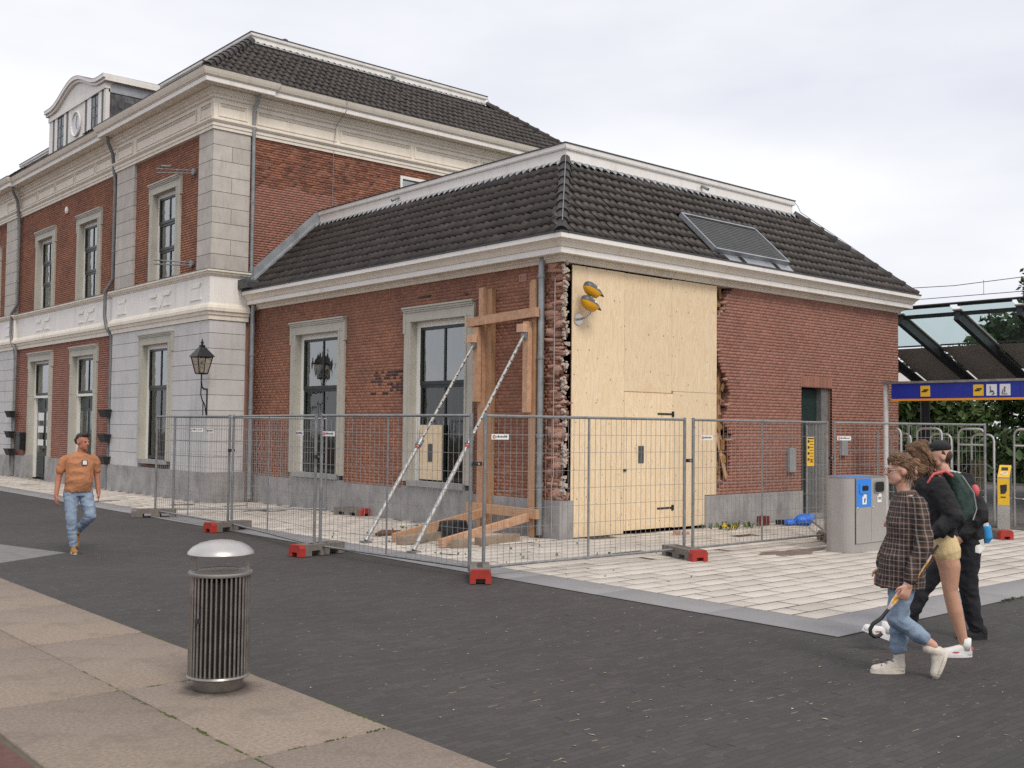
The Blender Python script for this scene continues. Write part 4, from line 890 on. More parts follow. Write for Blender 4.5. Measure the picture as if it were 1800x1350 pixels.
def prop(a, b_, label):
    t = thing('steel_prop', label, 'prop', (b_[0], b_[1], 0.02), group='steel props bracing the shoring')
    a, b_ = np.array(a), np.array(b_); m_ = b_+(a-b_)*.47
    perf = mat('prop_zinc', (.42, .42, .40), (.26, .26, .26), 18, .5, .1, 60, metal=.4, ramp=(.45, .6))
    tube('outer_tube', perf, t, [b_, m_], .035, 10); q = tube('inner_tube', perf, t, [m_, a], .027, 10)
    d = (a-b_)/np.linalg.norm(a-b_); hm = MB()
    for k in range(13):
        c = m_+(a-m_)*(.06+k*.068); hm.tube([c-d*.012+np.array([-.0, -.025, .013]), c+d*.012+np.array([0, -.025, .013])], .011, 6)
    hm.build('peg_holes', void_black, q, kind='stuff')
    tube('collar', galv, t, [m_-d*.06, m_+d*.07], .058, 10); tube('collar_handle', galv, t, [m_+np.array([-.10, -.06, .02]), m_+np.array([.1, .06, -.02])], .012, 6)
    tube('red_band', foot_red, t, [m_-d*.13, m_-d*.085], .037, 10)
    part('head_plate', galv, t, lambda q_: q_.cbox(a+d*.03, (.04, .12, .14))); part('foot_plate', galv, t, lambda q_: q_.cbox((b_[0], b_[1], .03), (.16, .14, .02)))
prop((-.30, 1.99, 3.36), (-2.89, 1.46, .05), 'steel push prop under the left shoring post'); prop((-.28, .64, 3.46), (-3.06, -.08, .05), 'steel push prop under the right shoring post')
def timber_thing(p0, p1, w_, h_, label, m=timber):
    c = (np.array(p0)+np.array(p1))/2; t = thing('ground_timber', label, 'timber', (c[0], c[1], .02), group='loose timbers on the paving')
    part('beam', m, t, lambda b: b.beam(p0, p1, w_, h_))
timber_thing((-2.52, 1.22, .09), (-.22, 1.74, .36), .06, .14, 'sloping brace timber running to the left shoring post', timber)
timber_thing((-2.42, .12, .09), (-.22, .55, .36), .07, .13, 'sloping brace timber running to the right shoring post', timber_pale)
timber_thing((-2.66, .82, .09), (-1.72, 1.12, .09), .16, .13, 'short thick timber lying flat beside the black box', mat('timber_grey', (.34, .27, .2), (.24, .18, .13), 5, .8, .15, 20))
timber_thing((-2.26, -.05, .085), (-1.98, .03, .085), .16, .14, 'small timber block under the end of the pale brace', MATS['timber_grey'])
timber_thing((-1.72, .05, .08), (-.75, .22, .08), .14, .13, 'weathered timber lying flat in front of the broken corner', MATS['timber_grey'])
timber_thing((-1.95, 2.3, .025), (-1.5, 2.75, .025), .34, .03, 'rusty brown board lying flat on the paving', mat('rust_board', (.16, .07, .04), (.10, .045, .03), 6, .9, .2, 40))
bk = thing('black_crate', 'dark grey plastic block standing behind the shoring timbers', 'crate', (-1.2, 1.35, .02), .25, local=True); bk.scale = (.75, .8, .75)
part('shell', plastic_black, bk, lambda b: b.add([(-.32, -.2, .12), (.32, -.2, .12), (.32, .2, .12), (-.32, .2, .12), (-.27, -.16, .36), (.27, -.16, .36), (.27, .16, .36), (-.27, .16, .36)], BOXF.tolist()))
part('rim', plastic_black, bk, lambda b: b.box(-.35, .35, -.23, .23, 0, .115)); part('rib', plastic_black, bk, lambda b: [b.box(x-.01, x+.01, -.215, .215, .13, .33) for x in (-.2, -.07, .07, .2)])

# ------------------------------------------------------------------ site fence
wire = mat('fence_wire', (.26, .26, .26), (.34, .34, .34), 9, .5, metal=.5)
plate_m = mat('plate_white', (.78, .78, .77), (.74, .74, .73), 9, .5)
def fence_panel(a, b_, label, plate=.12, z0=.13, z1=2.03, kind='mesh fence panels'):
    a, b_ = Vector((*a, 0)), Vector((*b_, 0)); d = b_-a; ln = d.length-.05; ang = math.atan2(d.y, d.x); a2 = a+d.normalized()*.025
    t = thing('site_fence', label, 'fence', (a2.x, a2.y, .06), ang, kind, local=True); zz = -.06
    for x, nm in ((.021, 'end_post'), (ln-.021, 'end_post')): tube(nm, galv, t, [(x, 0, .02), (x, 0, z1+.03+zz)], .0235, 10)
    tube('top_rail', galv, t, [(.02, 0, z1+zz), (ln-.02, 0, z1+zz)], .02, 10); tube('bottom_rail', galv, t, [(.02, 0, z0+zz), (ln-.02, 0, z0+zz)], .018, 10)
    tube('middle_post', galv, t, [(ln*.48, 0, z0+zz), (ln*.48, 0, z1+zz)], .013, 8)
    wm = MB(); n = int((ln-.05)/.10)
    for i in range(1, n): x = .04+(ln-.08)*i/n; wm.box(x-.0022, x+.0022, -.003, .0014, z0+zz, z1+zz)
    for k in range(1, 8): z = z0+zz+(z1-z0)*k/8; wm.box(.02, ln-.02, -.0062, -.003, z-.0028, z+.0028)
    wm.build('wire_grid', wire, t)
    if plate is not None:
        x = ln*plate; p = part('name_plate', plate_m, t, lambda q: q.box(x, x+.28, -.018, -.012, 1.67, 1.74))
        part('red_ring', foot_red, p, lambda q: q.tube([(x+.04+.018*math.cos(k*math.pi/6), -.0195, 1.705+.018*math.sin(k*math.pi/6)) for k in range(13)], .006, 5))
        part('lettering', plastic_black, p, lambda q: [q.box(x+.075+i*.026, x+.094+i*.026, -.0195, -.0181, 1.696, 1.696+random.choice((.016, .02, .026))) for i in range(7)])
    return t
FP = [((-3.62, 8.08), (-3.70, 4.62)), ((-3.70, 4.55), (-4.27, .70)), ((-4.27, .62), (-3.98, -2.59)), ((-3.90, -2.66), (-.08, -2.80)), ((0, -2.82), (3.62, -2.85)), ((3.70, -2.87), (6.80, -4.10))]
FL = ['mesh fence panel at the left end, in front of the lantern', 'mesh fence panel standing in front of the annex window nearest the main building', 'mesh fence panel in front of the shoring, left of the fence corner', 'mesh fence panel in front of the plywood boarding, right of the fence corner', 'mesh fence panel in front of the green door', 'mesh fence panel behind the grey recycling bin']
for (a, b_), lb_, pl_ in zip(FP, FL, (.72, .80, .02, .03, .05, .02)): fp = fence_panel(a, b_, lb_, pl_)
fence_panel((-3.2, 8.25), (-.5, 6.55), 'rear mesh fence panel turned in towards the annex wall', .1)
fence_panel((3.9, -2.62), (6.45, -.55), 'rear mesh fence panel turned in towards the green door', None)
# yellow notice on the fence by the door
nt_ = thing('warning_notice', 'yellow warning notice tied to the fence beside the green door', 'notice', (2.95, -2.9, 1.2), local=True)
nt_.scale = (.78, 1, .86)
nb = part('board', yellow_sign, nt_, lambda b: b.box(-.13, .13, -.035, -.028, .12, .68))
part('pictogram', plastic_black, nb, lambda b: [b.box(-.11, -.055, -.039, -.035, .57-i*.115, .62-i*.115) for i in range(4)]+[b.box(-.04, .1, -.039, -.035, .59-i*.057, .60-i*.057) for i in range(8)]+[b.box(-.11, .11, -.039, -.035, .64, .66)])
part('pictogram_red', foot_red, nb, lambda b: [b.box(-.11, -.055, -.0395, -.0352, .22, .26), b.box(.0, .06, -.0395, -.0352, .2, .24)])
def clamp(p, label):
    t = thing('fence_clamp', label, 'clamp', (*p, 1.42), group='clamps joining the fence posts')
    part('jaw', plastic_black, t, lambda b: b.box(p[0]-.055, p[0]+.055, p[1]-.03, p[1]+.03, 1.40, 1.45)); tube('bolt', steel, t, [(p[0]-.02, p[1]-.06, 1.425), (p[0]-.02, p[1]+.06, 1.425)], .014, 8)
for p, s_ in (((-3.94, -2.62), 'at the fence corner by the shoring'), ((-.04, -2.81), 'in front of the plywood boarding'), ((3.66, -2.86), 'left of the grey recycling bin'), ((-4.27, .66), 'in front of the annex window nearest the main building'), ((-3.7, 4.585), 'in front of the grey corner pavilion')): clamp(p, 'fence clamp '+s_)
def fence_foot(c, ang, label, red=1):
    t = thing('ballast_block', label, 'fence foot', (c[0], c[1], .008), ang, 'fence feet', local=True); t.scale = (1.15, 1.15, 1.2)
    part('body', foot_grey, t, lambda b: (b.box(-.34, .30, -.11, .11, .062, .135), b.box(-.34, -.24, -.11, .11, 0, .062), b.box(-.09, .06, -.11, .11, 0, .062), b.box(.2, .30, -.11, .11, 0, .062)))
    part('post_hole', void_black, t, lambda b: [b.box(x-.025, x+.025, -.03, .03, .1352, .138) for x in (-.12, .0, .12)])
    e = part('end_cap', foot_red if red else foot_grey, t, lambda b: b.prism([(-.112, 0), (-.05, 0), (-.05, .05), (.05, .05), (.05, 0), (.112, 0), (.112, .10), (.085, .138), (-.085, .138), (-.112, .10)], 'x', .301, .39))
def foot_from(p_far, p_red, label, red=1):
    p_far, p_red = np.array(p_far), np.array(p_red); c = (p_far+p_red)/2; d = p_red-p_far; fence_foot(c, math.atan2(d[1], d[0]), label, red)
foot_from((-3.75, -2.45), (-4.22, -3.05), 'red ended fence foot at the fence corner, nearest of all'); foot_from((-3.90, .68), (-4.62, .56), 'red ended fence foot on the dark street left of the fence corner')
foot_from((-3.36, 4.62), (-4.08, 4.5), 'dark fence foot with red end, second from the left end'); foot_from((-3.3, 7.75), (-4.0, 8.15), 'dark fence foot at the left end of the fence', 0)
foot_from((-.15, -2.55), (-.38, -3.25), 'red ended fence foot in front of the plywood door'); foot_from((3.2, -3.3), (3.8, -2.65), 'dark fence foot beside the recycling bin', 0)
foot_from((6.9, -3.9), (6.55, -4.5), 'red ended fence foot in front of the yellow card reader'); foot_from((-.25, 6.5), (-.1, 5.75), 'spare fence foot lying along the annex wall')
# debris and weeds along the right wall
bb = thing('blue_bag', 'crumpled blue plastic bag lying by the green door', 'bag', (5.75, -.8, .02))
blue_m = mat('bag_blue', (.02, .13, .62), (.03, .2, .75), 12, .35, .6, 18)
part('bag_body', blue_m, bb, lambda b: (b.ball((5.9, -.85, .12), (.26, .16, .12)), b.ball((5.62, -.72, .08), (.16, .11, .07)), b.ball((6.05, -.9, .17), (.1, .1, .08))), smooth='all')
db_ = thing('debris_block', 'dark red brick chunk lying against the grey plinth', 'rubble', (5.2, -.4, .02))
part('chunk', mat('dark_red', (.17, .03, .03), (.10, .02, .02), 8, .7, .3, 30), db_, lambda b: b.cbox((5.15, -.42, .11), (.26, .17, .18), Matrix.Rotation(.3, 3, 'Z')))
db2 = thing('debris_block', 'small black rubble piece beside the blue bag', 'rubble', (5.5, -.55, .02)); part('chunk', plastic_black, db2, lambda b: b.cbox((5.5, -.58, .07), (.17, .1, .1), Matrix.Rotation(-.2, 3, 'Z')))
db3 = thing('debris_block', 'broken brown brick lying at the foot of the plywood door', 'rubble', (2.35, -.6, .02)); part('chunk', brick_raw, db3, lambda b: (b.cbox((2.3, -.62, .05), (.2, .1, .07), Matrix.Rotation(.5, 3, 'Z')), b.cbox((2.45, -.7, .04), (.12, .08, .06), Matrix.Rotation(-.3, 3, 'Z'))))
db4 = thing('caution_tape', 'crumpled yellow and black tape lying among the weeds', 'tape', (3.8, -.55, .02))
part('strip', yellow_sign, db4, lambda b: [b.cbox((3.7+i*.09, -.6+.05*math.sin(i*2), .07+.03*math.cos(i)), (.1, .05, .035), Matrix.Rotation(i*.9, 3, 'Y')) for i in range(5)])
part('stripe', plastic_black, db4, lambda b: [b.cbox((3.745+i*.09, -.605+.05*math.sin(i*2), .075+.03*math.cos(i)), (.04, .055, .04), Matrix.Rotation(i*.9, 3, 'Y')) for i in range(5)])
def weeds(name, x0, x1, y0, y1, n, h, label):
    b = MB()
    for i in range(n):
        x, y = random.uniform(x0, x1), random.uniform(y0, y1); a = random.random()*6.28; l_ = random.uniform(.4, 1)*h; w_ = random.uniform(.008, .018); le = random.uniform(.3, 1)
        d = np.array([math.cos(a), math.sin(a), 0]); s_ = np.array([-d[1], d[0], 0])*w_; p0 = np.array([x, y, .01]); p1 = p0+d*l_*.4*le+np.array([0, 0, l_*.7]); p2 = p0+d*l_*le+np.array([0, 0, l_*(.95-.4*le)])
        b.add([p0-s_, p0+s_, p1+s_*1.3, p1-s_*1.3, p2], [(0, 1, 2, 3), (3, 2, 4)])
    tag(b.build(name, weed), label, 'weeds', kind='stuff')
weeds('weeds', 3.55, 4.75, -.7, -.15, 60, .17, 'green weeds growing along the grey plinth'); weeds('weeds', -3.0, -.2, -2.4, 3.5, 60, .07, 'small weeds between the loose pavers inside the fence')
weeds('weeds', -3.1, -1.2, -4.4, -2.9, 7, .03, 'grass in the paver joints outside the fence corner'); weeds('weeds', -.6, 3.2, -7.65, -7.58, 130, .035, 'grass line along the street edge of the plaza')

# damp patch spreading from the recycling bin
dpm = MB(); rg = np.random.default_rng(12); pts = []
for k in range(40):
    a = 2*math.pi*k/40; rr = 1+.22*math.sin(3*a+1)+.12*math.sin(7*a)+rg.uniform(-.06, .06); pts.append((1.75+.75*rr*math.cos(a), -3.42+.24*rr*math.sin(a)))
dpm.prism(pts, 'z', .010, .0158)
tag(dpm.build('damp_patch', mat('damp_paver', (.15, .115, .095), (.24, .19, .155), 5, .45, .1, 60, dirt=((.10, .075, .06), 3, .7))), 'dark damp patch on the paving left of the recycling bin', 'stain', kind='stuff')

# ------------------------------------------------------------------ bird shaped cameras
BC = thing('bird_camera', 'pair of yellow and grey bird shaped lamps on a curved arm on the plywood', 'lamp', (.45, .02, 3.6))
gy = mat('bird_grey', (.085, .09, .10), (.11, .115, .125), 6, .35); yl = mat('bird_yellow', (.80, .40, .012), (.72, .35, .012), 5, .35)
tube('arm', steel, BC, [(.42, .02, 3.76), (.42, -.06, 3.76), (.44, -.16, 3.78), (.47, -.22, 3.86), (.48, -.24, 3.98), (.48, -.24, 4.22)], .022, 10)
tube('wall_disc', steel, BC, [(.42, .021, 3.76), (.42, .0, 3.76)], .10, 20)
def bird(cx, cz, nm):
    V = []; F = []; n, m = 16, 12
    def shell(zs, sgn):
        b = MB(); pts = []
        for i in range(m+1):
            t = i/m; x = -.20+.52*t; h = (math.sin(math.pi*min(1, t**.62))**.8 if 0 < t < 1 else 0)
            up_h = .125*h if sgn > 0 else .125*h*(1 if t < .6 else max(0, (.8-t)/.2))
            wd = .11*h if (sgn > 0 or t < .8) else 0
            tilt = -.16*t+.04
            pts.append([(cx+x*.93, -.24+wd*math.cos(a), cz+tilt+sgn*up_h*math.sin(a)) for a in np.linspace(0, math.pi, 9)])
        V = [p for r_ in pts for p in r_]; F = [(i*9+k, i*9+k+1, (i+1)*9+k+1, (i+1)*9+k) for i in range(m) for k in range(8)]
        return b.add(V, F)
    top = shell(0, 1).build('bird_cap', gy, BC, smooth='all'); shell(0, -1).build('bird_belly', yl, BC, smooth='all')
    part('bird_eye', mat('eye_white', (.75, .76, .78), (.7, .71, .73), 9, .25), top, lambda b: b.ball((cx+.05, -.338, cz+.005), (.024, .016, .024)))
bird(.50, 4.27, 'upper'); bird(.44, 4.03, 'lower')

# ------------------------------------------------------------------ wall lantern
LN = thing('wall_lantern', 'black old fashioned wall lantern on the grey pavilion corner', 'lantern', (-1.2, 10.95, 2.0))
lx, ly = -1.47, 10.68
cz4 = [(-1, -1), (1, -1), (1, 1), (-1, 1)]
def fr(r, z): return [(lx+s[0]*r, ly+s[1]*r, z) for s in cz4]
cg = part('cage', black_iron, LN, lambda b: [b.tube([fr(.105, 3.08)[k], fr(.185, 3.47)[k]], .014, 6) for k in range(4)]+[b.beam(fr(.185, 3.47)[k], fr(.185, 3.47)[(k+1) % 4], .02, .03) for k in range(4)]+[b.beam(fr(.105, 3.08)[k], fr(.105, 3.08)[(k+1) % 4], .02, .03) for k in range(4)]+[b.box(lx-.1, lx+.1, ly-.1, ly+.1, 3.06, 3.08)])
for k in range(4): part('pane', glass_mat('lantern_glass', (.8, .75, .66), .12) if 'lantern_glass' not in MATS else MATS['lantern_glass'], cg, lambda b: b.add([fr(.1, 3.09)[k], fr(.1, 3.09)[(k+1) % 4], fr(.18, 3.46)[(k+1) % 4], fr(.18, 3.46)[k]], [(0, 1, 2, 3)]))
part('hood', black_iron, LN, lambda b: b.add(fr(.225, 3.47)+fr(.21, 3.50)+fr(.06, 3.70)+fr(.05, 3.72), [(4*i+k, 4*i+(k+1) % 4, 4*i+4+(k+1) % 4, 4*i+4+k) for i in range(3) for k in range(4)]+[(0, 1, 2, 3), (12, 13, 14, 15)]))
part('finial', black_iron, LN, lambda b: b.lathe([(.07, 3.71), (.07, 3.745), (.03, 3.755), (.025, 3.79), (.045, 3.81), (.02, 3.84), (.012, 3.88), (0, 3.93)], (lx, ly, 0), 10))
part('bulb', mat('bulb', (.7, .68, .6), (.7, .68, .6), 5, .4), LN, lambda b: b.lathe([(.03, 3.09), (.03, 3.2), (.045, 3.25), (.04, 3.33), (0, 3.36)], (lx, ly, 0), 10))
tube('stem', black_iron, LN, [(lx, ly, 3.07), (lx, ly, 2.84)], .018, 8); tube('bracket', black_iron, LN, [(lx, ly, 2.86), (lx+.03, ly+.03, 2.76), (lx+.12, ly+.12, 2.72), (lx+.25, ly+.25, 2.72)], .022, 8)
tube('scroll', black_iron, LN, [(lx, ly, 2.80), (lx-.02, ly-.02, 2.6), (lx+.06, ly+.06, 2.45), (lx+.18, ly+.18, 2.35), (lx+.28, ly+.28, 2.05)], .015, 8)
tube('wall_bar', black_iron, LN, [(-1.19, 10.96, 2.74), (-1.19, 10.96, 2.06)], .02, 8); tube('scroll', black_iron, LN, [(lx+.1, ly+.1, 2.42), (lx+.1, ly+.1, 2.1), (lx+.02, ly+.02, 2.05)], .013, 8)

# ------------------------------------------------------------------ litter bin
LBN = thing('litter_bin', 'round slatted steel litter bin with a domed lid on the concrete slabs', 'litter bin', (-8.96, -5.87, .012), local=True)
part('base', bin_steel, LBN, lambda b: b.lathe([(.17, 0), (.175, .01), (.175, .075), (.10, .08)], n=32), smooth=True)
part('bottom_ring', bin_steel, LBN, lambda b: b.lathe([(.1, .085), (.215, .085), (.222, .092), (.215, .105), (.1, .105)], n=40), smooth=True)
for k in range(38):
    a = 2*math.pi*k/38; o = tube('slat', bin_steel, LBN, [(.205*math.cos(a), .205*math.sin(a), .10), (.205*math.cos(a), .205*math.sin(a), .815)], .0085, 6)
part('liner', mat('liner_dark', (.02, .019, .018), (.035, .032, .03), 6, .5, metal=.5), LBN, lambda b: b.lathe([(.165, .1), (.165, .76), (.155, .76), (.155, .1)], n=32), smooth=True)
part('rim', mat('rim_steel', (.30, .29, .27), (.36, .35, .33), 6, .4, metal=.7), LBN, lambda b: b.lathe([(.165, .81), (.222, .80), (.226, .81), (.222, .825), (.17, .835), (.165, .83)], n=40), smooth=True)
for a in (2.6, -.6): part('support', bin_steel, LBN, lambda b: b.cbox((.185*math.cos(a), .185*math.sin(a), .885), (.034, .030, .14), Matrix.Rotation(a, 3, 'Z')))
part('lid', mat('lid_steel', (.50, .48, .46), (.56, .54, .52), 4, .36, .05, 20, metal=.7, dirt=((.36, .33, .31), 6, .4)), LBN, lambda b: b.lathe([(.225, .945), (.232, .95), (.228, .965), (.20, .995), (.15, 1.022), (.09, 1.038), (.03, 1.045), (0, 1.046)], n=40), smooth=True)
part('lock', plastic_black, LBN, lambda b: b.cbox((-.20, -.075, .5), (.03, .03, .03)))

# ------------------------------------------------------------------ recycling bin
RB = thing('recycling_bin', 'grey double recycling bin with a blue paper panel and rounded end', 'recycling bin', (2.80, -3.83, .012), local=True)
W2, D2, H2 = .515, .24, 1.15
outl = [(W2, -D2), (W2, D2)]+[(-W2+.15+.15*math.cos(R(a)), D2-.15+.15*math.sin(R(a))) for a in range(90, 181, 15)]+[(-W2+.15+.15*math.cos(R(a)), -D2+.15+.15*math.sin(R(a))) for a in range(180, 271, 15)]
RBB = part('body', bin_grey, RB, lambda b: b.prism(outl, 'z', 0, H2))
part('top_plate', mat('bin_top', (.30, .30, .30), (.34, .34, .34), 5, .35, metal=.5), RB, lambda b: b.prism([(x*1.01, y*1.02) for x, y in outl], 'z', H2, H2+.018))
part('blue_top', bin_blue, RB, lambda b: b.box(-.36, .065, -D2-.006, D2, H2+.0185, H2+.022))
dp = part('door_panel', bin_grey, RB, lambda b: b.box(-.37, .5, -D2-.016, -D2-.002, .14, 1.14))
part('blue_panel', bin_blue, dp, lambda b: b.box(-.365, .06, -D2-.022, -D2-.0165, .70, 1.138))
part('panel_gap', void_black, dp, lambda b: (b.box(-.382, -.372, -D2-.006, -D2-.001, .13, 1.14), b.box(.062, .066, -D2-.0168, -D2-.0162, .15, 1.13)))
def rrect(cx, cz, w_, h_, r=.04): return [(cx+sx*(w_-r)+r*math.cos(R(a0+k*30)), cz+sz*(h_-r)+r*math.sin(R(a0+k*30))) for sx, sz, a0 in ((1, 1, 0), (-1, 1, 90), (-1, -1, 180), (1, -1, 270)) for k in range(4)]
part('slot_rim', bin_blue, dp, lambda b: b.prism(rrect(-.16, .99, .14, .085), 'y', -D2-.035, -D2-.02)); part('slot', void_black, dp, lambda b: b.prism(rrect(-.14, .99, .09, .04, .03), 'y', -D2-.038, -D2-.030))
part('slot_rim', MATS['bin_top'], dp, lambda b: b.prism(rrect(.285, 1.0, .15, .095), 'y', -D2-.033, -D2-.015)); part('slot', void_black, dp, lambda b: b.prism(rrect(.285, 1.0, .13, .078), 'y', -D2-.037, -D2-.03))
for cx in (-.15, .29):
    st_ = part('sticker', paper, dp, lambda b: (b.box(cx-.055, cx+.065, -D2-.0245, -D2-.0205, .74 if cx < 0 else .755, .86), b.box(cx-.02, cx+.065, -D2-.0245, -D2-.0205, .86, .895)))
    part('pictogram', plastic_black, st_, lambda b: (b.prism([(cx-.01, .76), (cx+.02, .77), (cx+.035, .82), (cx+.015, .845), (cx-.005, .82)], 'y', -D2-.0255, -D2-.0246),) if cx < 0 else [b.box(cx-.03+i*.03, cx-.012+i*.03, -D2-.0255, -D2-.0246, .80, .84) for i in range(3)])
for cx in (-.34, .11): part('lock', steel, dp, lambda b: b.ball((cx, -D2-.02, .685), .014))

# ------------------------------------------------------------------ gate line with sign, barriers and card reader
SX = 9.0
SG = thing('station_sign', 'long blue overhead station sign with yellow and white pictogram tiles', 'sign', (SX, -2.6, 0))
part('sign_box', sign_blue, SG, lambda b: b.box(SX, SX+.16, -6.2, -1.0, 2.60, 2.92)); part('sign_strip', sign_orange, SG, lambda b: b.box(SX-.005, SX+.165, -6.2, -1.0, 2.555, 2.598))
part('sign_cap', galv, SG, lambda b: b.box(SX-.03, SX+.2, -6.25, -.78, 2.925, 2.975)); tube('sign_post', mat('post_white', (.55, .54, .52), (.6, .59, .57), 4, .4), SG, [(SX+.08, -.82, .01), (SX+.08, -.82, 2.97)], .06, 14)
tube('sign_post', MATS['post_white'], SG, [(SX+.08, -6.2, .01), (SX+.08, -6.2, 2.9)], .06, 14)
part('panel_seam', plastic_black, SG, lambda b: [b.box(SX-.002, SX+.002, y-.004, y+.004, 2.60, 2.92) for y in (-2.6, -3.75)])
def tile_sign(y, m, kind):
    t = part('pictogram_tile', m, SG, lambda b: b.box(SX-.014, SX-.002, y-.105, y+.105, 2.64, 2.87)); f = SX-.018
    if kind == 'rail':
        part('pictogram', plastic_black, t, lambda b: (b.box(f, SX-.013, y-.075, y+.04, 2.775, 2.795), b.box(f, SX-.013, y-.04, y+.075, 2.735, 2.755), b.prism([(y-.075, 2.765), (y-.03, 2.80), (y-.03, 2.765)], 'x', f, SX-.013), b.prism([(y+.075, 2.765), (y+.03, 2.73), (y+.03, 2.765)], 'x', f, SX-.013), b.box(f, SX-.013, y-.02, y+.02, 2.755, 2.775)))
    elif kind == 'wheel':
        part('pictogram', plastic_black, t, lambda b: (b.tube([(f, y+.02*0+.04*math.cos(k*math.pi/6)-.01, 2.70+.04*math.sin(k*math.pi/6)) for k in range(10)], .008, 5), b.beam((f, y+.02, 2.79), (f, y+.01, 2.72), .01, .014, (1, 0, 0)), b.beam((f, y+.01, 2.72), (f, y-.045, 2.72), .01, .014, (1, 0, 0)), b.beam((f, y-.045, 2.72), (f, y-.06, 2.67), .01, .014, (1, 0, 0)), b.ball((f, y+.025, 2.815), .014)))
    else:
        part('pictogram', plastic_black, t, lambda b: (b.ball((f, y, 2.80), .016), b.beam((f, y, 2.78), (f, y, 2.70), .01, .03, (1, 0, 0)), b.beam((f, y+.05, 2.67), (f, y-.05, 2.67), .01, .012, (1, 0, 0)), b.beam((f, y+.06, 2.67), (f, y+.03, 2.77), .01, .01, (1, 0, 0))))
white_t = mat('tile_white', (.72, .74, .8), (.7, .72, .78), 5, .4)
tile_sign(-1.78, yellow_sign, 'rail'); tile_sign(-2.92, yellow_sign, 'rail'); tile_sign(-3.19, white_t, 'wheel'); tile_sign(-3.46, white_t, 'guide')
def barrier(y, label, w_=.55, h=1.95, x=9.35):
    t = thing('gate_barrier', label, 'barrier', (x, y, .014), group='tube barriers of the gate line', local=True); r = .025; k = .12
    def hoop(wa, top, nm, xo): tube(nm, steel, t, [(xo, -wa, .0), (xo, -wa, top-k)]+[(xo, -wa+k-k*math.cos(R(a)), top-k+k*math.sin(R(a))) for a in (30, 60, 90)]+[(xo, wa-k+k*math.sin(R(a)), top-k+k*math.cos(R(a))) for a in (0, 30, 60, 90)]+[(xo, wa, .0)], r, 8)
    hoop(w_/2, h, 'hoop', 0); hoop(w_/2*.86, h-.12, 'hoop', .5)
    for z in (.55, 1.62): tube('rail', steel, t, [(0, -w_/2, z), (0, w_/2, z)], .02, 8)
    tube('link', steel, t, [(0, -w_/2, 1.25), (.5, -w_/2*.86, 1.1)], .02, 8)
    part('glass_leaf', glass_low, t, lambda b: b.box(.24, .25, -w_/2+.08, w_/2-.08, .35, 1.3))
for y, lab in ((-.75, 'tube barrier against the brick end of the annex'), (-1.68, 'tube barrier behind the walkers, second from the annex'), (-2.6, 'tube barrier behind the fence end, third from the annex'), (-3.75, 'tube barrier behind the yellow card reader'), (-4.7, 'tube barrier at the right picture edge')): barrier(y, lab)
CR = thing('card_reader', 'yellow and steel card reader post at the gate line', 'card reader', (8.55, -3.62, .012), R(20), local=True)
part('cabinet', steel, CR, lambda b: b.prism([(-.12, 0), (.55, 0), (.55, 1.22), (.42, 1.22), (-.12, 1.0)], 'y', -.11, .11))
yp = part('yellow_front', yellow_sign, CR, lambda b: b.box(-.132, -.121, -.10, .10, .48, .99)); part('reader_mark', plastic_black, yp, lambda b: (b.prism([(-.06, .76), (-.03, .70), (.05, .69), (.06, .86), (-.06, .88)], 'x', -.138, -.132), b.box(-.138, -.132, -.04, .05, .62, .64)))
yt = part('yellow_top', yellow_sign, CR, lambda b: b.add([(-.12, -.105, 1.006), (-.12, .105, 1.006), (.41, .105, 1.222), (.41, -.105, 1.222), (-.12, -.105, 1.02), (-.12, .105, 1.02), (.41, .105, 1.238), (.41, -.105, 1.238)], BOXF.tolist()))
part('screen', plastic_black, yt, lambda b: b.add([(.16, -.06, 1.139), (.16, .06, 1.139), (.3, .06, 1.197), (.3, -.06, 1.197)], [(0, 1, 2, 3)])); part('touch_ring', paper, yt, lambda b: b.tube([(.02+.055*math.cos(k*math.pi/8), .06*math.sin(k*math.pi/8), 1.085+.022*math.cos(k*math.pi/8)) for k in range(17)], .008, 5))

# ------------------------------------------------------------------ platform canopy
CN = thing('platform_canopy', 'dark steel platform canopy with a sloping glass roof behind the annex', 'canopy', (15, -1, 0))
dark_steel = mat('dark_steel', (.018, .02, .024), (.03, .032, .036), 5, .45); soff = mat('soffit', (.46, .43, .39), (.52, .49, .45), 1.5, .7, dirt=((.22, .2, .18), 2, .5))
for i in range(-1, 8):
    y = .87-1.5*i
    bm = part('beam', dark_steel, CN, lambda b: b.beam((12.75, y, 4.74), (17.2, y, 3.10), .13, .22)); part('beam_flange', mat('flange', (.36, .35, .33), (.4, .39, .37), 4, .5), bm, lambda b: b.beam((12.75, y, 4.895), (15.0, y, 4.066), .22, .03))
    gp_ = part('glass_pane', glass_roof, CN, lambda b: b.add([(12.6, y-.1, 4.97), (12.6, y-1.4, 4.97), (14.7, y-1.4, 4.20), (14.7, y-.1, 4.20)], [(0, 1, 2, 3)])); part('pane_bar', dark_steel, gp_, lambda b: b.beam((12.6, y-.1, 4.98), (12.6, y-1.4, 4.98), .05, .05)); part('pane_bar', dark_steel, gp_, lambda b: b.beam((14.7, y-.1, 4.21), (14.7, y-1.4, 4.21), .05, .04))
    part('soffit_panel', soff, CN, lambda b: b.add([(14.75, y-.09, 4.16), (14.75, y-1.41, 4.16), (17.2, y-1.41, 3.24), (17.2, y-.09, 3.24)], [(0, 1, 2, 3)]))
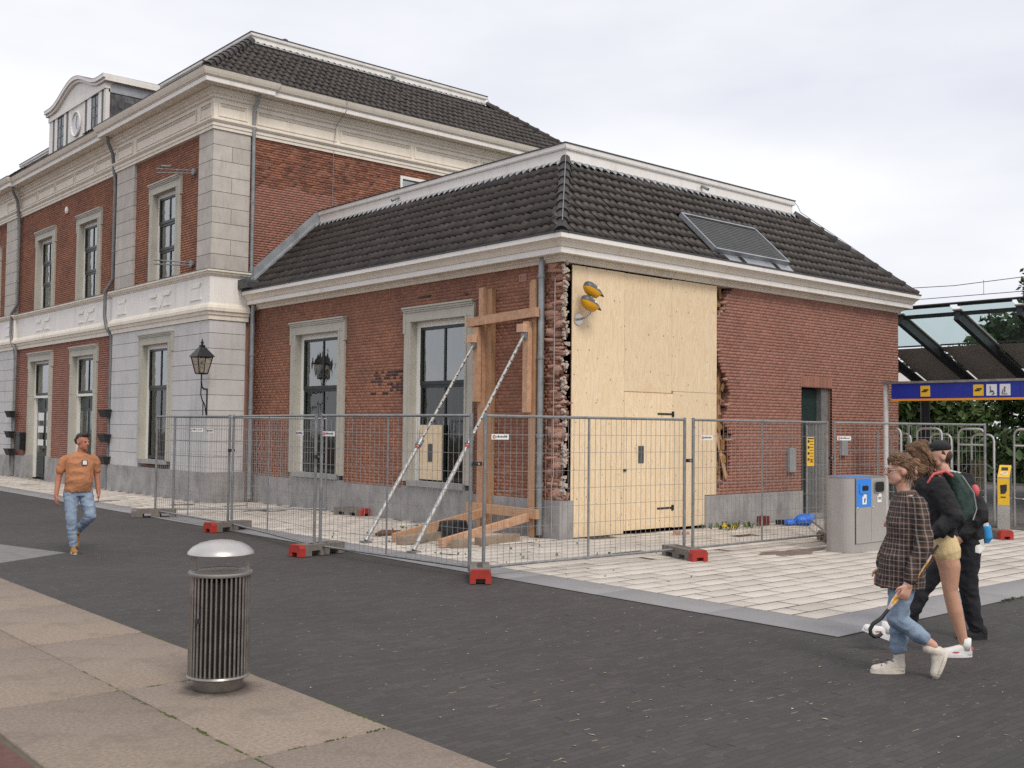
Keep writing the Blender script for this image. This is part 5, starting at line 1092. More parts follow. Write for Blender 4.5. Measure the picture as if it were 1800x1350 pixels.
part('gutter_beam', dark_steel, CN, lambda b: b.box(17.1, 17.6, -12, 6, 2.9, 3.35)); part('far_roof', soff, CN, lambda b: [b.add([(17.6+i*.55, -12, 3.3+i*.08), (17.6+i*.55, 6, 3.3+i*.08), (18.12+i*.55, 6, 3.38+i*.08), (18.12+i*.55, -12, 3.38+i*.08)], [(0, 1, 2, 3)]) for i in range(8)])
for y in (2.6, -3.4, -9.4): part('column', dark_steel, CN, lambda b: b.tube([(17.35, y, 0), (17.35, y, 3)], .13, 14))
part('top_rail', dark_steel, CN, lambda b: (b.tube([(12.55, 3, 5.02), (12.55, -12, 5.02)], .03, 8), b.beam((12.9, 3, 4.80), (12.9, -12, 4.80), .05, .10)))
kz = thing('platform_kiosk', 'dark kiosk wall standing under the platform canopy', 'kiosk', (19, -3.4, 0)); part('kiosk_body', mat('kiosk_dark', (.014, .015, .018), (.02, .021, .024), 3, .5), kz, lambda b: b.box(18.6, 21, -7.5, -1.1, 2.35, 3.1)); part('kiosk_leg', dark_steel, kz, lambda b: [b.box(18.7, 18.82, y, y+.12, 0, 2.35) for y in (-1.3, -4.2, -7.3)])
pb_ = thing('platform_sign', 'small blue platform number sign hanging under the canopy', 'sign', (17, -3.1, 2.2)); part('sign_panel', sign_blue, pb_, lambda b: b.box(17.0, 17.08, -4.4, -2.95, 2.02, 2.34)); part('numeral', paper, pb_, lambda b: [b.box(16.985, 17.0, -3.1-i*.2-.1, -3.1-i*.2, 2.06, 2.28) for i in range(3)]); part('hanger', dark_steel, pb_, lambda b: b.box(17.02, 17.06, -3.5, -3.46, 2.34, 2.95))
wr = thing('overhead_wire', 'thin overhead railway wire above the canopy', 'wire', (22, 0, 6)); tube('contact_wire', dark_steel, wr, [(22, 20, 6.55), (22, 0, 6.4), (22, -14, 6.5)], .012, 4); tube('catenary', dark_steel, wr, [(22, 20, 7.4), (22, 4, 6.8), (22, -14, 7.35)], .012, 4); part('dropper', dark_steel, wr, lambda b: [b.tube([(22, y, 6.42), (22, y, 6.9)], .008, 4) for y in (9, 3, -4)])

# ------------------------------------------------------------------ trees beyond the tracks
def tree(x, y, h, rx, rz, label, m=leaf, n=5200, trunk=True, base=None):
    t = thing('tree', label, 'tree', (x, y, 0), group='trees beyond the platform'); zc = h-rz if base is None else base+rz
    rg = np.random.default_rng(int(abs(x*31+y*17))+3); k = 26; cl = rg.normal(size=(k, 3)); cl /= np.linalg.norm(cl, axis=1)[:, None]; cl *= rg.uniform(.35, .85, k)[:, None]
    ci = rg.integers(0, k, n); off = rg.normal(size=(n, 3)); off /= np.linalg.norm(off, axis=1)[:, None]; P = (cl[ci]+off*rg.uniform(.14, .34, n)[:, None])*np.array([rx, rx, rz])+np.array([x, y, zc])
    A = rg.normal(size=(n, 3)); A /= np.linalg.norm(A, axis=1)[:, None]; B = np.cross(A, rg.normal(size=(n, 3))); B /= np.linalg.norm(B, axis=1)[:, None]; s = rg.uniform(.10, .24, n)[:, None]*(rx/3.2)
    V = np.stack([P-A*s, P+B*s*.55, P+A*s, P-B*s*.55], 1).reshape(-1, 3)-org(t); link('crown', mesh_np('crown', V, np.arange(n*4).reshape(-1, 4)), m, t)
    tr = MB(); tr.tube([(x, y, 0), (x+.1, y, zc*.5), (x, y+.1, zc)], [.22, .17, .1], 8)
    for q in cl[:9]: tr.tube([(x, y, zc-rz*.5), tuple(np.array([x, y, zc])+q*np.array([rx, rx, rz])*.8)], [.08, .02], 5)
    tr.build('trunk', bark, t)
tree(34, 5.6, 9.2, 3.0, 3.4, 'tall dark tree rising above the canopy at the right edge', leaf_dark, 7000)
tree(31, 13, 4.6, 3.4, 2.6, 'bright green low tree seen right beside the annex end wall', leaf); tree(32, 9.5, 4.2, 3.2, 2.5, 'green bushy tree under the blue sign', leaf, 6000)
tree(35, 4.8, 4.6, 3.6, 2.8, 'dark green bushy tree behind the card reader', leaf_dark, 6000); tree(36, 1.0, 5.2, 3.5, 3.0, 'dark tree at the far right edge under the sign', leaf_dark); tree(35, 8.2, 7.6, 3.0, 3.0, 'green tree seen through the canopy glass', leaf)
tree(30, -3.5, 4.5, 3.2, 2.5, 'dark low tree beyond the right picture edge', leaf_dark, 3500); tree(39, 14.5, 6.0, 3.0, 2.8, 'green tree peeping over the bright low tree', leaf, 4000)
hd = MB(); rg = np.random.default_rng(9)
for i in range(4200):
    p = np.array([28.5+rg.uniform(0, 1.5), rg.uniform(-12, 22), rg.uniform(.05, 2.0)]); a = rg.normal(size=3)*.12; b_ = rg.normal(size=3)*.1; hd.add([p-a, p+b_, p+a, p-b_], [(0, 1, 2, 3)])
tag(hd.build('hedge', leaf_dark), 'dark hedge along the far side of the tracks', 'hedge', kind='stuff')

# ------------------------------------------------------------------ grit, straw and chewing gum lying on the street
rg = np.random.default_rng(31); gb = MB(); n = 0
while n < 650:
    x, y = rg.uniform(-8.5, 3), rg.uniform(-11.5, 5)
    if -3.8 < x and y > -7.65: continue
    if rg.random() > (1.0 if y < -4 else .35): continue
    s_ = rg.uniform(.003, .009)*(1.7 if rg.random() < .06 else 1); a = rg.random()*3.14; c_, q_ = math.cos(a), math.sin(a); l_ = s_*rg.uniform(1, 2.4)
    gb.add([(x-c_*l_, y-q_*l_, .003), (x+q_*s_, y-c_*s_, .005), (x+c_*l_, y+q_*l_, .003), (x-q_*s_, y+c_*s_, .006)], [(0, 1, 2, 3)]); n += 1
tag(gb.build('street_grit', mat('grit_pale', (.30, .265, .215), (.42, .38, .32), 30, .9, rnd=.35)), 'pale grit and litter specks scattered on the dark street', 'grit', kind='stuff')
sb_ = MB(); n = 0
while n < 150:
    x, y = rg.uniform(-8.45, -4.2), rg.uniform(-11, -5.2)
    if mnz.noise(Vector((x*.9, y*.9, 3))) < .02 and rg.random() < .8: continue
    a = 0 if rg.random() < .6 else R(90)
    if a == 0: y = round(y/.066)*.066
    else: x = round(x/.1)*.1
    l_, w_ = rg.uniform(.01, .05), rg.uniform(.0012, .0028); c_, q_ = math.cos(a), math.sin(a)
    sb_.add([(x-c_*l_+q_*w_, y-q_*l_-c_*w_, .002), (x+c_*l_+q_*w_, y+q_*l_-c_*w_, .002), (x+c_*l_-q_*w_, y+q_*l_+c_*w_, .004), (x-c_*l_-q_*w_, y-q_*l_+c_*w_, .004)], [(0, 1, 2, 3)]); n += 1
tag(sb_.build('joint_straw', mat('straw', (.19, .16, .095), (.27, .235, .15), 20, .9, rnd=.3)), 'dry straw and moss threads caught in the street joints', 'straw', kind='stuff')
# ------------------------------------------------------------------ people
from mathutils import noise as mnoise
def blob(name, prims, m, parent, voxel=.009, smooth=4, label=None, wr=0, fq=(9, 9, 6)):
    """prims overlap and are fused into one continuous skin"""
    b = MB()
    for p in prims:
        if p[0] == 'cap':            # tapered capsule p0,r0,p1,r1
            _, p0, r0, p1, r1 = p; p0, p1 = np.array(p0, float), np.array(p1, float); d = p1-p0; L_ = np.linalg.norm(d)+1e-6; d /= L_
            pts = []; rr = []
            for a in (8, 30, 55, 90): pts.append(p0-d*r0*math.cos(R(a))); rr.append(r0*math.sin(R(a)))
            pts.append((p0+p1)/2); rr.append((r0+r1)/2)
            for a in (90, 55, 30, 8): pts.append(p1+d*r1*math.cos(R(a))); rr.append(r1*math.sin(R(a)))
            b.tube(pts, rr, 14)
        elif p[0] == 'ell': b.ball(p[1], p[2], 18, 12)
        elif p[0] == 'loft':         # rings (x,y,z,rx,ry)
            n = 24; V = [(x+rx*math.cos(2*math.pi*k/n), y+ry*math.sin(2*math.pi*k/n), z) for x, y, z, rx, ry in p[1] for k in range(n)]; m_ = len(p[1])
            b.add(V, [(i*n+k, i*n+(k+1) % n, (i+1)*n+(k+1) % n, (i+1)*n+k) for i in range(m_-1) for k in range(n)]+[tuple(range(n))[::-1], tuple((m_-1)*n+k for k in range(n))])
        elif p[0] == 'box': b.cbox(p[1], p[2], p[3] if len(p) > 3 else None)
    o = b.build(name, m, parent, label=label)
    md = o.modifiers.new('fuse', 'REMESH'); md.mode = 'VOXEL'; md.voxel_size = voxel
    if smooth: s_ = o.modifiers.new('soft', 'SMOOTH'); s_.factor = .5; s_.iterations = smooth
    dg = bpy.context.evaluated_depsgraph_get(); me = bpy.data.meshes.new_from_object(o.evaluated_get(dg)); o.modifiers.clear(); old = o.data; o.data = me; bpy.data.meshes.remove(old)
    if wr:                           # cloth folds and hair locks: push the skin in and out along its normals
        nv = len(me.vertices); co = np.empty(nv*3); no_ = np.empty(nv*3); me.vertices.foreach_get('co', co); me.vertices.foreach_get('normal', no_); co = co.reshape(-1, 3); no_ = no_.reshape(-1, 3)
        g_ = np.array([1-2*abs(mnoise.noise((c[0]*fq[0]+c[2]*2.5, c[1]*fq[1], c[2]*fq[2]-c[0]*3)))-.55+.35*mnoise.noise((c[0]*26, c[1]*26, c[2]*26)) for c in co.tolist()])
        me.vertices.foreach_set('co', (co+no_*(wr*g_)[:, None]).ravel())
        me.update()
    me.polygons.foreach_set('use_smooth', np.ones(len(me.polygons), bool))
    if not me.materials: me.materials.append(m)
    return o
def rotz(a, v): c, s = math.cos(a), math.sin(a); return np.array([c*v[0]-s*v[1], s*v[0]+c*v[1], v[2]])
def head_prims(c, yaw=0, k=1., pitch=0):
    def T(v): v = np.array(v, float)*k; cp, sp = math.cos(pitch), math.sin(pitch); v = np.array([cp*v[0]+sp*v[2], v[1], -sp*v[0]+cp*v[2]]); return np.array(c)+rotz(yaw, v)
    P = [('ell', T((-.012, 0, .025)), (.088*k, .076*k, .095*k)), ('ell', T((.03, 0, -.03)), (.062*k, .058*k, .085*k)), ('cap', T((.045, 0, -.075)), .034*k, T((.062, 0, -.082)), .028*k), ('cap', T((.02, .035, -.06)), .03*k, T((.05, .012, -.085)), .026*k), ('cap', T((.02, -.035, -.06)), .03*k, T((.05, -.012, -.085)), .026*k),
         ('cap', T((.084, 0, .012)), .010*k, T((.105, 0, -.022)), .014*k), ('cap', T((.078, 0, -.052)), .014*k, T((.082, 0, -.055)), .012*k), ('cap', T((.072, .03, .022)), .014*k, T((.072, -.03, .022)), .014*k)]
    for s in (-1, 1): P.append(('ell', T((-.008, s*.076, -.012)), (.022*k, .013*k, .032*k)))
    return P, T
def hand_prims(w_, d, s, n, curl=.5, k=1.):
    """w_ wrist, d fingers' direction, s towards the thumb side, n palm normal (curl direction)"""
    w_, d, s, n = (np.array(q, float) for q in (w_, d, s, n)); d /= np.linalg.norm(d); s -= d*(s@d); s /= np.linalg.norm(s); n = n-d*(n@d)-s*(n@s); n /= np.linalg.norm(n); P = []
    for q in (-.028, -.01, .01, .028): P.append(('cap', w_+d*.012*k+s*q*.6*k, .016*k, w_+d*.078*k+s*q*k, .013*k))
    for q, ln in ((.030, .066), (.010, .075), (-.010, .070), (-.030, .055)):
        b0 = w_+d*.085*k+s*q*k; b1 = b0+(d*math.cos(curl*.6)+n*math.sin(curl*.6))*ln*.45*k; b2 = b1+(d*math.cos(curl*1.6)+n*math.sin(curl*1.6))*ln*.55*k
        P += [('cap', b0, .0098*k, b1, .009*k), ('cap', b1, .009*k, b2, .0075*k)]
    t0 = w_+d*.025*k+s*.03*k; t1 = t0+(d*.6+s*.65+n*.3)*.045*k; t2 = t1+(d*.9+s*.1+n*.4)*.034*k
    return P+[('cap', t0, .015*k, t1, .011*k), ('cap', t1, .011*k, t2, .008*k)]
skin_a = mat('skin_fair', (.56, .31, .22), (.62, .36, .27), 14, .55, .04, 60, spec=.35); skin_b = mat('skin_tan', (.50, .28, .185), (.56, .32, .22), 14, .55, .04, 60, spec=.35)
skin_c = mat('skin_ruddy', (.38, .15, .10), (.44, .19, .12), 14, .55, .04, 60, spec=.35)
hair_b = mat('hair_brown', (.14, .078, .043), (.27, .155, .088), 5, .5, .8, 90, stretch=(3, 14, 9)); hair_d = mat('hair_dark', (.018, .013, .011), (.035, .025, .02), 6, .5, .6, 90)
jeans = mat('jeans', (.15, .21, .31), (.33, .42, .52), 4.5, .85, .25, 120, ramp=(.3, .75), dirt=((.42, .50, .60), 3.2, .6)); black_cloth = mat('black_cloth', (.012, .012, .014), (.026, .026, .029), 7, .85, .3, 60)
black_jean = mat('black_jean', (.010, .011, .015), (.02, .022, .027), 6, .85, .3, 90); tee = mat('tee_rust', (.38, .165, .08), (.44, .20, .10), 6, .85, .2, 40)
shorts_y = mat('shorts_cream', (.66, .50, .26), (.72, .56, .31), 6, .8, .2, 40); white_shoe = mat('shoe_white', (.66, .65, .64), (.74, .73, .72), 9, .6, .1, 50); canvas = mat('shoe_canvas', (.55, .50, .43), (.66, .61, .54), 12, .8, .2, 60, dirt=((.3, .25, .2), 14, .6))
pack_green = mat('pack_green', (.025, .05, .042), (.045, .075, .063), 7, .8, .3, 40); pink = mat('pink', (.55, .085, .10), (.62, .12, .13), 6, .6); boot_tan = mat('boot_tan', (.30, .14, .045), (.36, .18, .06), 9, .7)
def plaid_mat():
    m = bpy.data.materials.new('plaid'); m.use_nodes = True; t = m.node_tree; n = t.nodes; l = t.links; b = n['Principled BSDF']; b.inputs['Roughness'].default_value = .9
    co = n.new('ShaderNodeTexCoord'); sp = n.new('ShaderNodeSeparateXYZ'); no_ = n.new('ShaderNodeTexNoise'); no_.inputs['Scale'].default_value = 5; ad = n.new('ShaderNodeMix'); ad.data_type = 'VECTOR'; ad.inputs[0].default_value = .008
    l.new(co.outputs['Object'], no_.inputs['Vector']); l.new(co.outputs['Object'], ad.inputs[4]); l.new(no_.outputs['Color'], ad.inputs[5]); l.new(ad.outputs[1], sp.inputs[0])
    def lines(src, per, wd, ph=0.):
        a = n.new('ShaderNodeMath'); a.operation = 'MULTIPLY_ADD'; a.inputs[1].default_value = 1/per; a.inputs[2].default_value = ph; l.new(src, a.inputs[0])
        f = n.new('ShaderNodeMath'); f.operation = 'FRACT'; l.new(a.outputs[0], f.inputs[0]); q = n.new('ShaderNodeMath'); q.operation = 'SUBTRACT'; q.inputs[1].default_value = .5; l.new(f.outputs[0], q.inputs[0])
        w_ = n.new('ShaderNodeMath'); w_.operation = 'ABSOLUTE'; l.new(q.outputs[0], w_.inputs[0]); g = n.new('ShaderNodeMath'); g.operation = 'LESS_THAN'; g.inputs[1].default_value = wd; l.new(w_.outputs[0], g.inputs[0]); return g.outputs[0]
    xo = n.new('ShaderNodeMath'); xo.operation = 'ADD'; xo.inputs[1].default_value = .07; l.new(sp.outputs[0], xo.inputs[0]); at = n.new('ShaderNodeMath'); at.operation = 'ARCTAN2'; l.new(sp.outputs[1], at.inputs[0]); l.new(xo.outputs[0], at.inputs[1]); sm = n.new('ShaderNodeMath'); sm.operation = 'MULTIPLY'; sm.inputs[1].default_value = .2; l.new(at.outputs[0], sm.inputs[0])
    h = lines(sp.outputs[2], .040, .09); v = lines(sm.outputs[0], .036, .10); h2 = lines(sp.outputs[2], .08, .24, .2); v2 = lines(sm.outputs[0], .072, .24, .2)
    a1 = n.new('ShaderNodeMath'); a1.operation = 'ADD'; l.new(h, a1.inputs[0]); l.new(v, a1.inputs[1]); a2 = n.new('ShaderNodeMath'); a2.operation = 'ADD'; l.new(h2, a2.inputs[0]); l.new(v2, a2.inputs[1])
    m1 = n.new('ShaderNodeMath'); m1.operation = 'MULTIPLY'; m1.inputs[1].default_value = .5; l.new(a2.outputs[0], m1.inputs[0]); m2 = n.new('ShaderNodeMath'); m2.operation = 'MULTIPLY'; m2.inputs[1].default_value = .55; m2.use_clamp = True; l.new(a1.outputs[0], m2.inputs[0])
    k1 = n.new('ShaderNodeMix'); k1.data_type = 'RGBA'; k1.inputs[6].default_value = (.075, .042, .034, 1); k1.inputs[7].default_value = (.012, .011, .012, 1); l.new(m1.outputs[0], k1.inputs[0])
    k2 = n.new('ShaderNodeMix'); k2.data_type = 'RGBA'; k2.inputs[7].default_value = (.27, .22, .19, 1); l.new(m2.outputs[0], k2.inputs[0]); l.new(k1.outputs[2], k2.inputs[6]); l.new(k2.outputs[2], b.inputs['Base Color']); return m
plaid = plaid_mat()
def limb(pts, rs, y=None): return [('cap', pts[i], rs[i], pts[i+1], rs[i+1]) for i in range(len(pts)-1)]
def shoe(name, heel, toe, m, parent, high=0, sole_m=None, h=.05, w_=.042):
    heel, toe = np.array(heel, float), np.array(toe, float); d = toe-heel; d /= np.linalg.norm(d); up = np.array([0, 0, 1.])-d*d[2]; up /= np.linalg.norm(up)
    P = [('cap', heel+d*.035+up*.035, .036, toe-d*.04+up*.03, w_*.85), ('cap', heel+d*.03+up*.06, .036, heel+d*.09+up*.058, .036), ('cap', heel+d*.07+up*.06, .034, toe-d*.06+up*.035, w_*.8)]
    P.append(('cap', heel+d*.075+up*.075, .034, toe-d*.10+up*.045, w_*.72))
    if high: P.append(('cap', heel+d*.04+up*.06, .040, heel+d*.045+up*(.06+high), .043))
    o = blob(name, P, m, parent, .007, 3); s_ = MB(); n = 20; sd_ = np.cross(d, up); L_ = np.linalg.norm(toe-heel)
    ring = [(L_/2+L_/2*math.cos(2*math.pi*k/n)*1.02, (.037+.008*(math.cos(2*math.pi*k/n)+1)/2)*math.sin(2*math.pi*k/n)*1.12) for k in range(n)]
    V = [heel+d*a+sd_*c+up*q for q in (0, .024) for a, c in ring]; s_.add(V, [(k, (k+1) % n, n+(k+1) % n, n+k) for k in range(n)]+[tuple(range(n))[::-1], tuple(range(n, 2*n))]); s_.build('sole', sole_m or white_shoe, o); return o
def eyes(parent, T, mouth=True):
    for s in (-1, 1): part('eye', mat('eye_dark', (.02, .015, .012), (.03, .02, .016), 9, .2), parent, lambda b: b.ball(T((.081, s*.03, .006)), (.007, .009, .006)))
    if mouth: part('lips', mat('lips', (.42, .13, .11), (.38, .12, .10), 9, .5), parent, lambda b: b.ball(T((.086, 0, -.055)), (.008, .02, .005)))
FW = R(138.9)

# woman in the plaid shirt
P1 = thing('person', 'woman in brown plaid shirt and blue jeans walking with a folded umbrella', 'person', (-4.72, -8.71, 0), FW, 'people walking past', local=True)
hc_ = (-.03, 0, 1.585); hp, T = head_prims(hc_, 0, 1., .08)
aw = (.005, .285, .735)
bodyp = hp+[('cap', (-.075, 0, 1.38), .052, (-.045, 0, 1.50), .05), ('loft', [(-.09, 0, .80, .11, .15), (-.085, 0, 1.1, .10, .13), (-.09, 0, 1.3, .10, .16), (-.085, 0, 1.40, .07, .12)])]
bodyp += limb([(-.10, .17, 1.34), (-.12, .27, 1.05), aw], [.05, .042, .028])+hand_prims(aw, (.45, .05, -1), (1, .1, .3), (0, -1, 0), .9)
bodyp += limb([(-.10, -.17, 1.34), (-.06, -.22, 1.05), (.04, -.2, .80)], [.05, .042, .028])+hand_prims((.04, -.2, .80), (.3, 0, -1), (1, 0, .3), (0, 1, 0), .5)
bodyp += limb([(-.06, .09, .86), (.03, .09, .45), (-.25, .09, .25)], [.085, .055, .038])+limb([(-.06, -.09, .86), (-.06, -.09, .43), (-.055, -.09, .10)], [.085, .055, .038])
W1 = blob('body', bodyp, skin_a, P1, .0075, 3); eyes(W1, T)
blob('plaid_shirt', [('loft', [(-.035, 0, .68, .175, .215), (-.045, 0, .85, .168, .205), (-.075, 0, 1.05, .155, .195), (-.09, 0, 1.22, .145, .195), (-.095, 0, 1.34, .115, .18), (-.085, 0, 1.415, .07, .10)])]+limb([(-.11, .165, 1.335), (-.13, .26, 1.05), (.0, .28, .78)], [.07, .065, .052])+limb([(-.10, -.17, 1.345), (-.08, -.235, 1.05), (.03, -.21, .84)], [.075, .07, .052])+[('cap', (-.12, .05, 1.40), .04, (-.04, .045, 1.39), .035), ('cap', (-.12, -.05, 1.40), .04, (-.04, -.045, 1.39), .035)], plaid, P1, .010, 3, wr=.016, fq=(7, 7, 3.5))
blob('jeans', [('loft', [(-.06, 0, .72, .13, .165), (-.065, 0, .84, .135, .17), (-.07, 0, .95, .12, .15)])]+limb([(-.06, .085, .84), (.03, .09, .455), (-.165, .09, .315)], [.105, .075, .062])+limb([(-.06, -.085, .84), (-.06, -.09, .43), (-.05, -.09, .20)], [.105, .075, .066]), jeans, P1, .009, 3, wr=.010, fq=(8, 8, 13))
blob('hair', [('ell', T((-.028, 0, .045)), (.09, .083, .09)), ('ell', T((-.05, 0, .0)), (.062, .075, .075)), ('cap', T((.045, .04, .085)), .026, T((-.03, .062, .03)), .03), ('cap', T((.045, -.04, .085)), .026, T((-.03, -.062, .03)), .03), ('ell', (-.192, 0, 1.585), (.046, .05, .046)), ('cap', T((-.08, 0, .02)), .04, (-.16, 0, 1.585), .028)], hair_b, P1, .007, 2, wr=.011, fq=(8, 30, 22))
part('hair_tie', mat('scrunchie', (.60, .40, .34), (.5, .32, .27), 20, .8), P1, lambda b: b.tube([(-.148+.008*math.cos(k), .036*math.cos(k*math.pi/6), 1.588+.036*math.sin(k*math.pi/6)) for k in range(13)], .014, 6), smooth='all')
gf = tube('glasses', steel, P1, [T((.095, .052+.0*k, .012)) for k in range(1)]+[T((.09, .06, .01)), T((.0, .082, .008))], .003, 5)
for s in (-1, 1): tube('lens_rim', black_iron, gf, [T((.094, s*.034+.02*math.cos(k*math.pi/6), .004+.02*math.sin(k*math.pi/6))) for k in range(13)], .0022, 5)
shoe('shoe', (-.10, -.09, .0), (.17, -.09, .0), canvas, P1, .085, canvas); shoe('shoe', (-.365, .09, .215), (-.275, .09, -.005), canvas, P1, .085, canvas)
tube('lace', plastic_black, P1, [(.0, -.052, .10), (.03, -.13, .095), (.05, -.055, .085), (.075, -.13, .075), (.09, -.06, .065)], .004, 4)
def strands(parent, fn, n, seed, m=None):
    rg = np.random.default_rng(seed); b = MB()
    for i in range(n): b.tube(fn(rg), [.0022, .0026, .0024, .0014], 4, cap=False)
    b.build('hair_strands', m or hair_s, parent, smooth='all', kind='stuff')
hair_s = mat('hair_strand', (.12, .065, .035), (.30, .18, .10), 9, .45, rnd=.5)
T1 = T
def to_bun(rg):
    a = rg.uniform(-1.5, 1.5); e_ = rg.uniform(-.1, 1.0); p = T1((.075*math.cos(e_)*math.cos(a*.6), .088*math.sin(a)*math.cos(e_*.5), .05+.085*math.sin(e_))); q = np.array((-.19, 0, 1.585))+rg.normal(0, .022, 3); mid = T1((-.03, .09*math.sin(a), .06+.08*math.cos(a)))
    return [p, p*.4+mid*.6+rg.normal(0, .006, 3), mid*.45+q*.55+rg.normal(0, .01, 3), q+rg.normal(0, .015, 3)]
strands(P1, to_bun, 170, 5)
strands(P1, lambda rg: (lambda p: [p, p+np.array((-.01, 0, -.03))+rg.normal(0, .008, 3), p+np.array((-.015, 0, -.06))+rg.normal(0, .014, 3), p+np.array((-.01, 0, -.085))+rg.normal(0, .02, 3)])(T1((rg.uniform(-.07, .02), rg.choice((-1, 1))*.075, rg.uniform(-.03, .0)))), 26, 6)
# umbrella in her hand
UM = thing('umbrella', 'folded clear umbrella with red and yellow print and black hooked handle', 'umbrella', (-4.72, -8.71, 0), FW, local=True)
ua, ub = np.array((-.24, .225, 1.03)), np.array((.167, .25, .526)); ud = (ub-ua)/np.linalg.norm(ub-ua)
tube('tip', plastic_black, UM, [ua, ua+ud*.09], .010, 8); tube('shaft', steel, UM, [ua+ud*.05, ub], .006, 8)
foil = mat('umbrella_foil', (.62, .60, .58), (.72, .42, .05), 16, .35, .5, 30, ramp=(.48, .56), dirt=((.72, .08, .03), 11, 1.0)); cf = MB(); rg = np.random.default_rng(4)
V = []; n = 12
for i in range(9):
    t = i/8; c = ua+ud*(.08+t*.53); rr = .010+(.018+.022*max(0, t-.45))*math.sin(math.pi*min(1, t*1.02))**.7
    u_ = np.cross(ud, [0, 1, 0]); v_ = np.array([0, 1, 0])
    for k in range(n): a = 2*math.pi*k/n; q = rr*(1 if k % 2 else .62)*rg.uniform(.85, 1.1); V.append(c+u_*q*math.cos(a+.3*t)+v_*q*math.sin(a+.3*t))
cf.add(V, [(i*n+k, i*n+(k+1) % n, (i+1)*n+(k+1) % n, (i+1)*n+k) for i in range(8) for k in range(n)]).build('folded_canopy', foil, UM)
tube('handle', plastic_black, UM, [ub-ud*.03, ub+np.array((.03, 0, -.04)), (.262, .25, .44), (.285, .25, .40), (.28, .25, .365), (.255, .25, .345), (.22, .25, .35), (.195, .25, .37)], [.012, .015, .015, .015, .015, .015, .015, .013], 10)

# woman with cream shorts and backpack
P2 = thing('person', 'woman in black jacket and cream shorts walking behind the plaid shirt', 'person', (-3.73, -8.48, 0), FW, 'people walking past', local=True)
hc2 = (.13, 0, 1.66); hp, T = head_prims(hc2, .1, 1.02, .12)
bp_ = hp+[('cap', (.05, 0, 1.44), .052, (.11, 0, 1.57), .05), ('loft', [(-.06, 0, .86, .12, .165), (-.06, 0, 1.05, .10, .14), (-.01, 0, 1.3, .11, .16), (.03, 0, 1.46, .075, .12)])]
bp_ += limb([(.0, .18, 1.42), (-.09, .25, 1.16), (.10, .24, 1.03)], [.05, .04, .028])+hand_prims((.10, .24, 1.03), (1, 0, -.3), (0, -.3, 1), (0, -1, 0), .8)+limb([(.0, -.18, 1.42), (.0, -.25, 1.16), (.2, -.22, 1.08)], [.05, .04, .028])+hand_prims((.2, -.22, 1.08), (1, 0, .1), (0, .3, 1), (0, 1, 0), .7)
bp_ += limb([(-.07, .09, .92), (-.12, .095, .76), (-.125, .10, .545), (-.165, .10, .38), (-.235, .10, .12), (-.25, .10, .08)], [.098, .092, .06, .063, .038, .04])+limb([(-.04, -.09, .92), (.18, -.095, .58), (.24, -.1, .42), (.33, -.10, .17)], [.098, .064, .062, .038])
W2_ = blob('body', bp_, skin_b, P2, .0085, 3); eyes(W2_, T)
blob('jacket', [('loft', [(-.06, 0, 1.0, .145, .19), (-.055, 0, 1.1, .15, .195), (-.02, 0, 1.28, .15, .20), (.02, 0, 1.42, .115, .19), (.05, 0, 1.49, .075, .11)])]+limb([(.0, .18, 1.43), (-.10, .255, 1.17), (.07, .245, 1.05)], [.085, .078, .055])+limb([(.0, -.18, 1.43), (.0, -.255, 1.17), (.17, -.23, 1.09)], [.085, .075, .055])+[('cap', (.0, .0, 1.49), .07, (.05, 0, 1.51), .06)], black_cloth, P2, .010, 3, wr=.018, fq=(8, 8, 6))
blob('shorts', [('loft', [(-.06, 0, .90, .135, .18), (-.065, 0, 1.04, .125, .165)])]+limb([(-.075, .09, .96), (-.10, .093, .875)], [.112, .116])+limb([(-.04, -.09, .96), (.01, -.093, .87)], [.112, .112]), shorts_y, P2, .009, 2, wr=.005, fq=(11, 11, 5))
blob('hair', [('ell', T((-.025, 0, .045)), (.098, .09, .095)), ('ell', T((-.06, 0, -.03)), (.07, .085, .11)), ('cap', T((-.03, .07, .0)), .035, T((-.05, .07, -.12)), .03), ('cap', T((-.03, -.07, .0)), .035, T((-.05, -.07, -.12)), .03), ('cap', T((.05, .04, .08)), .03, T((-.02, .07, .02)), .03), ('ell', T((-.08, 0, .105)), (.055, .055, .045)), ('ell', T((-.09, 0, -.11)), (.05, .075, .06))], hair_b, P2, .007, 2, wr=.013, fq=(10, 28, 14))
part('hair_tie', mat('dark_red_tie', (.10, .01, .012), (.14, .015, .015), 9, .8), P2, lambda b: b.ball(T((-.055, 0, .115)), (.03, .04, .035)))
for hl, to in (((-.305, .10, .0), (-.02, .10, .0)), ((.285, -.10, .075), (.555, -.10, .175))):
    s_ = shoe('shoe', hl, to, white_shoe, P2, .0, white_shoe, w_=.048); hl, to = np.array(hl), np.array(to); d = (to-hl)/np.linalg.norm(to-hl)
    part('shoe_accent', pink, s_, lambda b: (b.ball(hl+d*.01+np.array([0, .022, .07]), (.012, .014, .016)), b.ball(hl+d*.15+np.array([0, .040, .045]), (.03, .006, .006))))
    part('sock', paper, P2, lambda b: b.tube([hl+d*.055+np.array([0, 0, .06]), hl+d*.06+np.array([-.005, 0, .155])], [.044, .047], 12), smooth='all')
T2 = T
def hang(rg):
    a = rg.uniform(-2.6, 2.6); p = T2((-.02+.085*math.cos(a), .088*math.sin(a), .06+rg.uniform(0, .06))); k = np.array((-.05*(1+math.cos(a)), .01*math.sin(a), 0))
    return [p, p+k*.6+np.array((-.02, .012*math.sin(a), -.06))+rg.normal(0, .008, 3), p+k+np.array((-.05, .012*math.sin(a), -.13))+rg.normal(0, .014, 3), p+k+np.array((-.06, 0, -.20))+rg.normal(0, .022, 3)]
strands(P2, hang, 190, 8)
